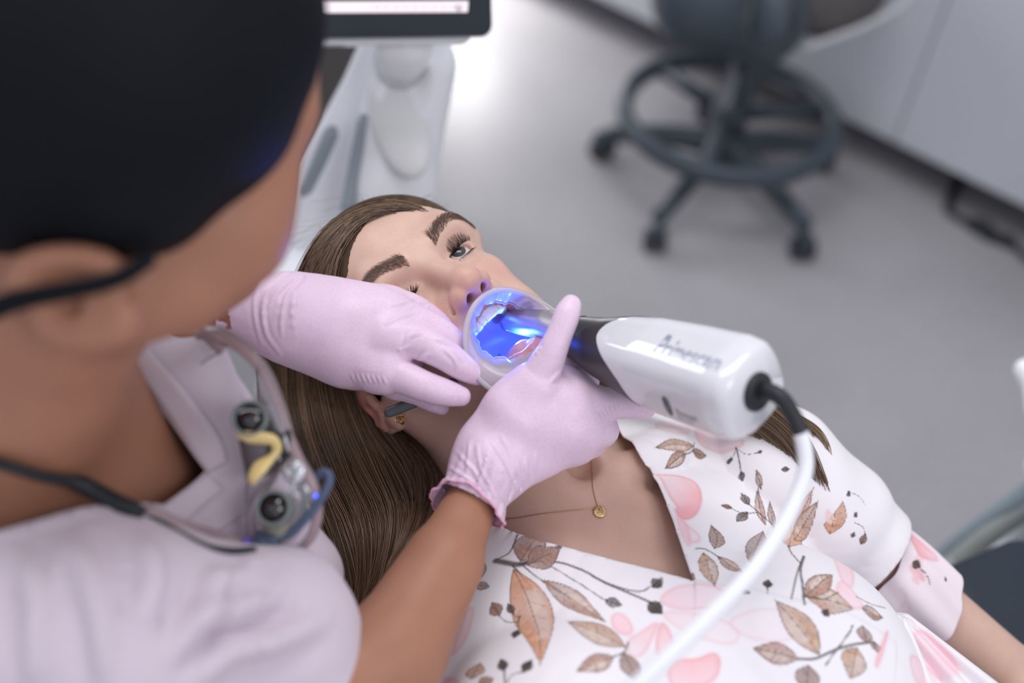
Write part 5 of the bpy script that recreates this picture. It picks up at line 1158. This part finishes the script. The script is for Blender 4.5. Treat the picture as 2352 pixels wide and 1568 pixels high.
rhand[0].ra -= .003; rhand[0].rb -= .002; rhand[0].k = .004
rh_in = [Cone(p.a, p.b, p.ra - .0030, p.rb - .0030, p.k, p.op) if isinstance(p, Cone) else Ell(p.c, p.r - .0030, p.R, p.k, p.op) for p in rhand]
lh_in = [Cone(p.a, p.b, p.ra - .0030, p.rb - .0030, p.k, p.op) if isinstance(p, Cone) else Ell(p.c, p.r - .0030, p.R, p.k, p.op) for p in lhand]
V, F = solid(head + nk_ + chest + torso + armr + arml + rh_in + lh_in, .0036, smooth=1)
mk('body', (V, F), dskin, dt); DBV = BVHTree.FromPolygons(V.tolist(), F.tolist())
mk('right_glove', RGLOVE, glove, dt); mk('left_glove', LGLOVE, glove, dt)
gr = mk('right_glove_cuff', rings(cuff(P(1084, 1148, .691), aC, .0240, .0268, .96, .010, .5), False, False), glove, dt)
m = gr.modifiers.new('t', 'SOLIDIFY'); m.thickness = .0004
R_ = cuff(P(1084, 1148, .691), aC, .0240, .0268, .96, .010, .5)[-1]; mk('rolled_edge', tube(R_, .0010, 8, closed=True), pbr('glove rolled rim', (.80, .42, .60), .4), gr)
gl = mk('left_glove_cuff', rings(cuff(P(566, 704, .70), nrm(aL + aCL), .0242, .0262, .85, .016, 2.1), False, False), glove, dt)
m = gl.modifiers.new('t', 'SOLIDIFY'); m.thickness = .0004
R_ = cuff(P(566, 704, .70), nrm(aL + aCL), .0242, .0262, .85, .016, 2.1)[-1]; mk('rolled_edge', tube(R_, .0010, 8, closed=True), MATS['glove rolled rim'], gl)
# hair: smooth black mass pulled back over the ear
bh = pbr('black hair', (.0045, .006, .009), .6, spec=.15, bump=.35, bscale=40, bdist=.002)
hn = nrm(MC @ [.72, -.66, .0]); hR = np.stack([hn, nrm(MC @ [.66, .72, 0]), MC @ np.array([0, 0, 1.])])
hair = [Ell(P(212, 115, .488), (.1055, .1060, .098), MC.T, .02), Ell(P(555, 10, .492), (.040, .045, .045), MC.T, .02), Ell(P(20, 250, .49), (.075, .075, .075), None, .02), Ell(P(330, 470, .462), (.022, .022, .02), None, .02),
        Ell(P(150, 745, .47), (.055, .028, .05), MC.T, .006, '-')]
mk('hair', solid(hair, .003, smooth=2), bh, dt)
q = spline(np.array([(350, 590, .448), (270, 640, .440), (150, 668, .438), (40, 690, .444), (-40, 720, .452)], float), 30); mk('hair_strand', tube([P(*p) for p in q], np.linspace(.0045, .006, 30), 10, flat=.6), bh, dt)
N = 700; S = np.zeros((N, 22, 3)); r_ = np.random.default_rng(3)
# tunic
tun = pbr('tunic pink cotton', (.61, .525, .60), .75, bump=.2, bscale=1200, bdist=.0002, sheen=.2)
tp_ = [pc_((60, 1480, .545), (300, 1475, .550), .066, .063, .03), pc_((300, 1475, .550), (640, 1470, .592), .060, .0455, .02), pc_((640, 1470, .592), (690, 1600, .598), .0455, .046, .02), pc_((420, 1440, .56), (620, 1390, .585), .05, .035, .02),
       pc_((330, 850, .64), (460, 850, .630), .030, .018, .012), pc_((460, 830, .630), (525, 940, .630), .018, .0155, .012), pc_((525, 940, .630), (560, 1060, .632), .0155, .019, .012), pc_((560, 1060, .632), (620, 1200, .640), .019, .024, .012), pc_((620, 1200, .640), (670, 1340, .655), .024, .029, .012), pc_((670, 1340, .655), (660, 1620, .66), .029, .035, .02), pc_((520, 1250, .67), (540, 1600, .68), .045, .06, .02),
       pc_((420, 1000, .665), (450, 1250, .68), .040, .06, .02), pc_((330, 1200, .655), (380, 1600, .70), .07, .11, .03), pc_((100, 1350, .63), (150, 1800, .66), .10, .12, .03), Ell(P(200, 1180, .69), (.085, .12, .07), MC.T, .02),
       pc_((330, 980, .78), (150, 900, .88), .055, .050, .03), pc_((230, 1350, .73), (380, 1900, .76), .10, .13, .04), pc_((-60, 1150, .60), (-330, 1200, .61), .068, .064, .03), pc_((200, 1250, .60), (60, 1250, .60), .06, .07, .03)]
V, F = solid(tp_, .0034, smooth=2)
def topx(V):
    c = (V - CAM) @ MC; return np.stack([1176 + FPX * c[:, 0] / -c[:, 2], 784 - FPX * c[:, 1] / -c[:, 2]], 1), -c[:, 2]
vp = np.array([(-400, 830), (-60, 790), (60, 770), (248, 786), (300, 850), (345, 905), (400, 985), (440, 1040), (472, 1082), (430, 1118), (372, 1162), (340, 1158), (260, 1160), (180, 1170), (90, 1196), (0, 1222), (-150, 1240), (-400, 1240)], float)
px_, zz_ = topx(V); ink = inside(px_, vp); 
n_ = vnorm(V, F); facing = (n_ @ CB) > -.05
# fabric folds: long soft drags from the shoulder
fo = .012 * (vnoise(np.c_[V @ CR * 18 + V @ CU * 11, V @ CU * 7 - V @ CR * 3, V @ CB * 8], 3) - .5) + .006 * (vnoise(np.c_[V @ CR * 34 - V @ CU * 20, V @ CU * 12, V @ CB * 10], 6) - .5) + .002 * (vnoise(V * 40, 8) - .5)
V = V + n_ * fo[:, None]
V = ridges(V, F, [[(170, 1250), (225, 1400), (250, 1568)], [(500, 1300), (470, 1400), (390, 1510)], [(650, 1330), (560, 1395), (430, 1430)], [(740, 1420), (630, 1470), (520, 1500), (440, 1568)], [(50, 1280), (90, 1400), (80, 1568)], [(330, 1240), (350, 1330), (320, 1440)], [(600, 1290), (560, 1330), (480, 1350)]], 26.0, .0085)
keep = ~(ink & (zz_ < .74)); F2 = F[keep[F].all(1)]; V2, F2 = compact(V, F2)
E_ = np.sort(np.vstack([F2[:, [i, (i + 1) % 4]] for i in range(4)]), 1); key = E_[:, 0].astype(np.int64) * len(V2) + E_[:, 1]; u_, c__ = np.unique(key, return_counts=True); b_ = u_[c__ == 1]; bi = np.unique(np.r_[b_ // len(V2), b_ % len(V2)])
vps = np.vstack([np.linspace(vp[i], vp[i + 1], 30) for i in range(len(vp) - 1)]); pb_, zb = topx(V2[bi]); j, d = nearest(pb_, vps); ok = (d < 22) & (zb < .74)
for i in np.where(ok)[0]: V2[bi[i]] = P(vps[j[i], 0], vps[j[i], 1], zb[i])
tu = mk('tunic', (V2, F2), tun, dt); m = tu.modifiers.new('t', 'SOLIDIFY'); m.thickness = .0016; m.offset = 1
tb = BVHTree.FromPolygons(V.tolist(), F.tolist())
def ontun(pts, n, lift):
    out = []
    for x, y in spline(np.array(pts, float), n):
        d = nrm(P(x, y, 1) - CAM); h = tb.ray_cast(Vector(CAM), Vector(d)); out.append(CAM + d * ((h[3] if h[0] is not None else .66) - lift))
    return np.array(out)
def band(e0, e1, n, lift, name, parent, mat, sol=.0016):
    A, B = ontun(e0, n, lift), ontun(e1, n, lift + .002); R = [A * (1 - t) + B * t for t in np.linspace(0, 1, 5)]; o = mk(name, rings(R, False, False, closed=False), mat, parent); m = o.modifiers.new('t', 'SOLIDIFY'); m.thickness = sol; return o
band([(247, 785), (345, 903), (440, 1040), (475, 1086)], [(330, 785), (430, 905), (500, 1000), (520, 1060)], 40, .003, 'collar', tu, tun)
band([(475, 1086), (430, 1120), (372, 1162)], [(512, 1125), (470, 1160), (430, 1200)], 24, .003, 'collar', tu, tun)
sm_ = pbr('seam thread', (.42, .34, .42), .8)
mk('seam', tube(ontun([(520, 800), (540, 860), (560, 930), (580, 985), (625, 1000)], 40, .0015), .0007, 6), sm_, tu)
mk('seam', tube(ontun([(560, 1000), (568, 1080), (566, 1180), (575, 1260)], 30, .0015), .0007, 6), sm_, tu)
mk('seam', tube(ontun([(470, 1240), (560, 1180), (590, 1140)], 30, .0015), .0006, 6), sm_, tu)
# ================================================================== magnifying loupes hanging on the tunic
clr = sheer('clear tinted plastic', (.86, .78, .80), .30, .08, .4); frm = sheer('rose clear frame', (.60, .45, .48), .85, .10, .4); lens = sheer('clear shield', (.90, .86, .92), .22, .04, .4)
gm = pbr('loupe grey', (.17, .19, .19), .35); yl = pbr('amber silicone', (.80, .62, .28), .35, sss=.4, ssr=(1, .7, .3), ssc=.004); dark = pbr('loupe bore', (.006, .006, .007), .2); slv_ = pbr('silver bracket', (.66, .67, .70), .25, .7); blk = pbr('cord black', (.010, .013, .018), .55)
nvy = pbr('cord blue grey', (.07, .10, .17), .45)
lo_ = thing('loupe_glasses', P(640, 1080, .60), 'clear framed magnifying loupes with yellow nose pads hanging on the dentist’s tunic', 'glasses')
Zl = .590
def LP(x, y, dz=0): return P(x, y, Zl + dz)
def rest(pts, n, lift):
    out = []; zl = None
    for x, y in spline(np.array(pts, float), n):
        d = nrm(P(x, y, 1) - CAM); h = [b.ray_cast(Vector(CAM), Vector(d)) for b in (tb, DBV)]; h = [(a[3], a[0]) for a in h if a[0] is not None]
        z = min(h)[0] * abs(d @ CB) if h else (zl or .6); z = min(z, .60); zl = z if zl is None else min(zl * .6 + z * .4, z); out.append((x, y, zl - lift))
    z = np.array([o[2] for o in out])
    for _ in range(12): z[1:-1] = np.minimum(z[1:-1], (z[:-2] + z[2:]) / 2 * .5 + z[1:-1] * .5)
    return np.array([P(o[0], o[1], q) for o, q in zip(out, z)])
def lt(pts, r, mat, name, n=50, flat=1.0, seg=12, parent=None):
    q = spline(np.array(pts, float), n); return mk(name, tube([LP(*p) for p in q], r, seg, flat=flat), mat, parent or lo_)
top = [(462, 762, .02), (505, 768, .012), (560, 800, .004), (608, 858, .0), (640, 935, .0), (662, 1000, .0), (690, 1062, -.002), (718, 1110, -.002), (730, 1165, .0), (722, 1215, .004), (700, 1250, .008), (660, 1275, .012), (610, 1268, .014)]
fr_ = lt(top, np.r_[np.linspace(.0042, .0022, 14), np.full(36, .0022)], frm, 'frame', flat=1.5)
lt([(462, 752, .022), (505, 756, .012), (566, 790, .003), (618, 850, -.001), (650, 928, -.001), (670, 990, .0)], .0010, clr, 'frame_ridge')
# shield lens: curved sheet hanging from the brow bar
def sheet(e0, e1, n, name, mat, bul=.006):
    A = np.array([LP(*p) for p in spline(np.array(e0, float), n)]); B = np.array([LP(*p) for p in spline(np.array(e1, float), n)]); R = [A * (1 - t) + B * t + CB * bul * math.sin(math.pi * t) for t in np.linspace(0, 1, 10)]
    o = mk(name, rings(R, False, False, closed=False), mat, lo_); m = o.modifiers.new('t', 'SOLIDIFY'); m.thickness = .0012
sheet([(590, 840, .0), (640, 935, .0), (662, 1000, .0)], [(600, 850, .0), (600, 930, .004), (640, 990, .003)], 20, 'lens', lens)
sheet([(672, 1040, .0), (718, 1110, -.002), (730, 1165, .0), (722, 1215, .004), (690, 1262, .008)], [(640, 1085, .002), (590, 1130, .006), (562, 1180, .010), (572, 1240, .012), (620, 1262, .013)], 30, 'lens', lens)
lt([(655, 1068, .0), (615, 1100, .002), (580, 1140, .006), (563, 1185, .010)], .0009, clr, 'lens_edge')
def scope(c, d, r, L, label):
    c = LP(*c); d = nrm(MC @ np.array(d)); s = mk('telescope', lathe(c, -d, [(0, r * .80), (-.0012, r * .84), (-.0012, r), (.002, r * 1.03), (.006, r * 1.03), (.007, r * .97), (L, r * .93)], 40, caps=False), gm, lo_)
    mk('bore', lathe(c, -d, [(.001, r * .62), (.0, r * .82)], 32), dark, s); mk('eyepiece_lens', lathe(c + d * .0004, -d, [(0, r * .56), (.001, r * .60)], 32), pbr('dark coated glass', (.01, .008, .012), .05, coat=1) if 'dark coated glass' not in MATS else MATS['dark coated glass'], s)
    return s
scope((573, 960, -.008), (-.05, .12, 1), .0104, .030, 'a'); scope((627, 1166, -.008), (-.05, .22, .95), .0104, .032, 'b')
mk('light_reflex_ring', tube([LP(573, 952, -.0105) + .0066 * (math.cos(t) * CR + .42 * math.sin(t) * CU) for t in np.linspace(.5, 2.7, 20)], .0006, 6), slv_, lo_)
lt([(588, 1000, .006), (598, 1050, .008), (606, 1092, .008)], .0105, pbr('telescope barrel', (.10, .085, .095), .4), 'barrel', n=14, seg=20)
lt([(640, 1190, .006), (655, 1225, .010)], .0105, pbr('telescope barrel b', (.26, .25, .20), .4), 'barrel', n=10, seg=20)
# amber nose pads and bridge
lt([(548, 1000, -.004), (575, 1004, -.006), (605, 1006, -.006), (628, 1012, -.004), (636, 1032, -.002), (622, 1052, -.003), (600, 1070, -.005), (582, 1094, -.006), (578, 1108, -.004)], np.r_[np.linspace(.0030, .0052, 6), np.linspace(.0052, .0050, 10), np.linspace(.0050, .0026, 14), np.linspace(.0026, .0050, 10), np.linspace(.0050, .0030, 10)], yl, 'nose_pad', flat=.45)
lt([(650, 990, .0), (660, 1020, .001), (656, 1052, .001)], .0046, blk, 'bridge_hinge', n=16)
lt([(653, 1000, -.004), (658, 1018, -.004), (662, 1036, -.003)], .0008, slv_, 'hinge_glint', n=10)
lt([(636, 1040, .0), (648, 1055, .0)], .0022, slv_, 'bridge_screw', n=8)
br = mk('bracket', lathe(LP(676, 1082, -.004), CB, [(0, .0068), (.002, .0070), (.0034, .0062)], 28), slv_, lo_)
for k in range(3): a = k * 2.1 + .3; mk('screw', lathe(LP(676, 1082, -.008) + .0038 * (math.cos(a) * CR + math.sin(a) * CU), CB, [(0, .0009), (.001, .0009)], 10), dark, br)
mk('screw', lathe(LP(676, 1082, -.008), CB, [(0, .0016), (.0012, .0014)], 16), gm, br)
lt([(676, 1092, -.003), (676, 1115, -.003), (668, 1138, -.002), (664, 1150, -.001)], .0028, slv_, 'swing_arm', n=14, flat=.6)
lt([(694, 1112, .0), (700, 1150, .0), (690, 1195, .004)], .0042, gm, 'hinge_block', n=12, flat=.6)
lt([(700, 1115, -.003), (708, 1130, -.003)], .0016, slv_, 'adjuster', n=8)
mk('power_indicator', lathe(LP(725, 1138, -.005), CB, [(0, .0012), (.001, .0011)], 16), pbr('blue indicator', (.1, .15, .9), .3, emit=(.05, .12, 1), es=2.5), lo_)
# temples: one folded up behind the chin, one running to the strap
lt([(462, 758, .02), (478, 775, .016), (500, 796, .012), (512, 806, .012)], .0058, frm, 'temple', n=14, flat=.5)
lt([(512, 806, .012), (480, 822, .012), (462, 836, .012)], .0006, gm, 'temple_tip', n=8)
mk('temple', tube(rest([(335, 1172), (390, 1196), (460, 1222), (530, 1242), (600, 1256)], 30, .006), .0030, 12, flat=1.4), frm, lo_)
st_ = [(-260, 1010, -.03), (-120, 1040, -.035), (0, 1066, -.035), (90, 1092, -.03), (175, 1108, -.026), (215, 1126, -.022), (270, 1155, -.016), (330, 1180, -.010)]
cs = rest([q[:2] for q in st_], 60, .006); rr_ = np.interp(np.arange(60), [0, 40, 44, 56, 59], [.0030, .0032, .0052, .0050, .0036]); mk('neck_strap', tube(cs, rr_, 14), blk, lo_)
mk('light_cable', tube(rest([(320, 1172), (370, 1200), (420, 1228), (475, 1254), (530, 1264), (585, 1262)], 40, .004), .0019, 10), blk, lo_)
lt([(566, 1262, .004), (590, 1252, .002), (615, 1246, .002), (640, 1236, .002)], np.r_[.003, np.full(12, .0058), .0035], nvy, 'cable_joint', n=14)
lt([(596, 1232, .004), (604, 1248, .0), (600, 1270, .004)], .0048, nvy, 'cable_clip', n=10, flat=.6)
lt([(636, 1240, .002), (675, 1218, .0), (712, 1180, -.002), (742, 1138, -.003), (757, 1104, -.002), (752, 1086, .0), (738, 1086, .002), (728, 1098, .003)], .0026, nvy, 'light_cable', n=50)
lt([(560, 1243, .0), (575, 1248, .0)], .0034, pbr('violet sleeve', (.12, .08, .5), .4), 'cable_sleeve', n=8)
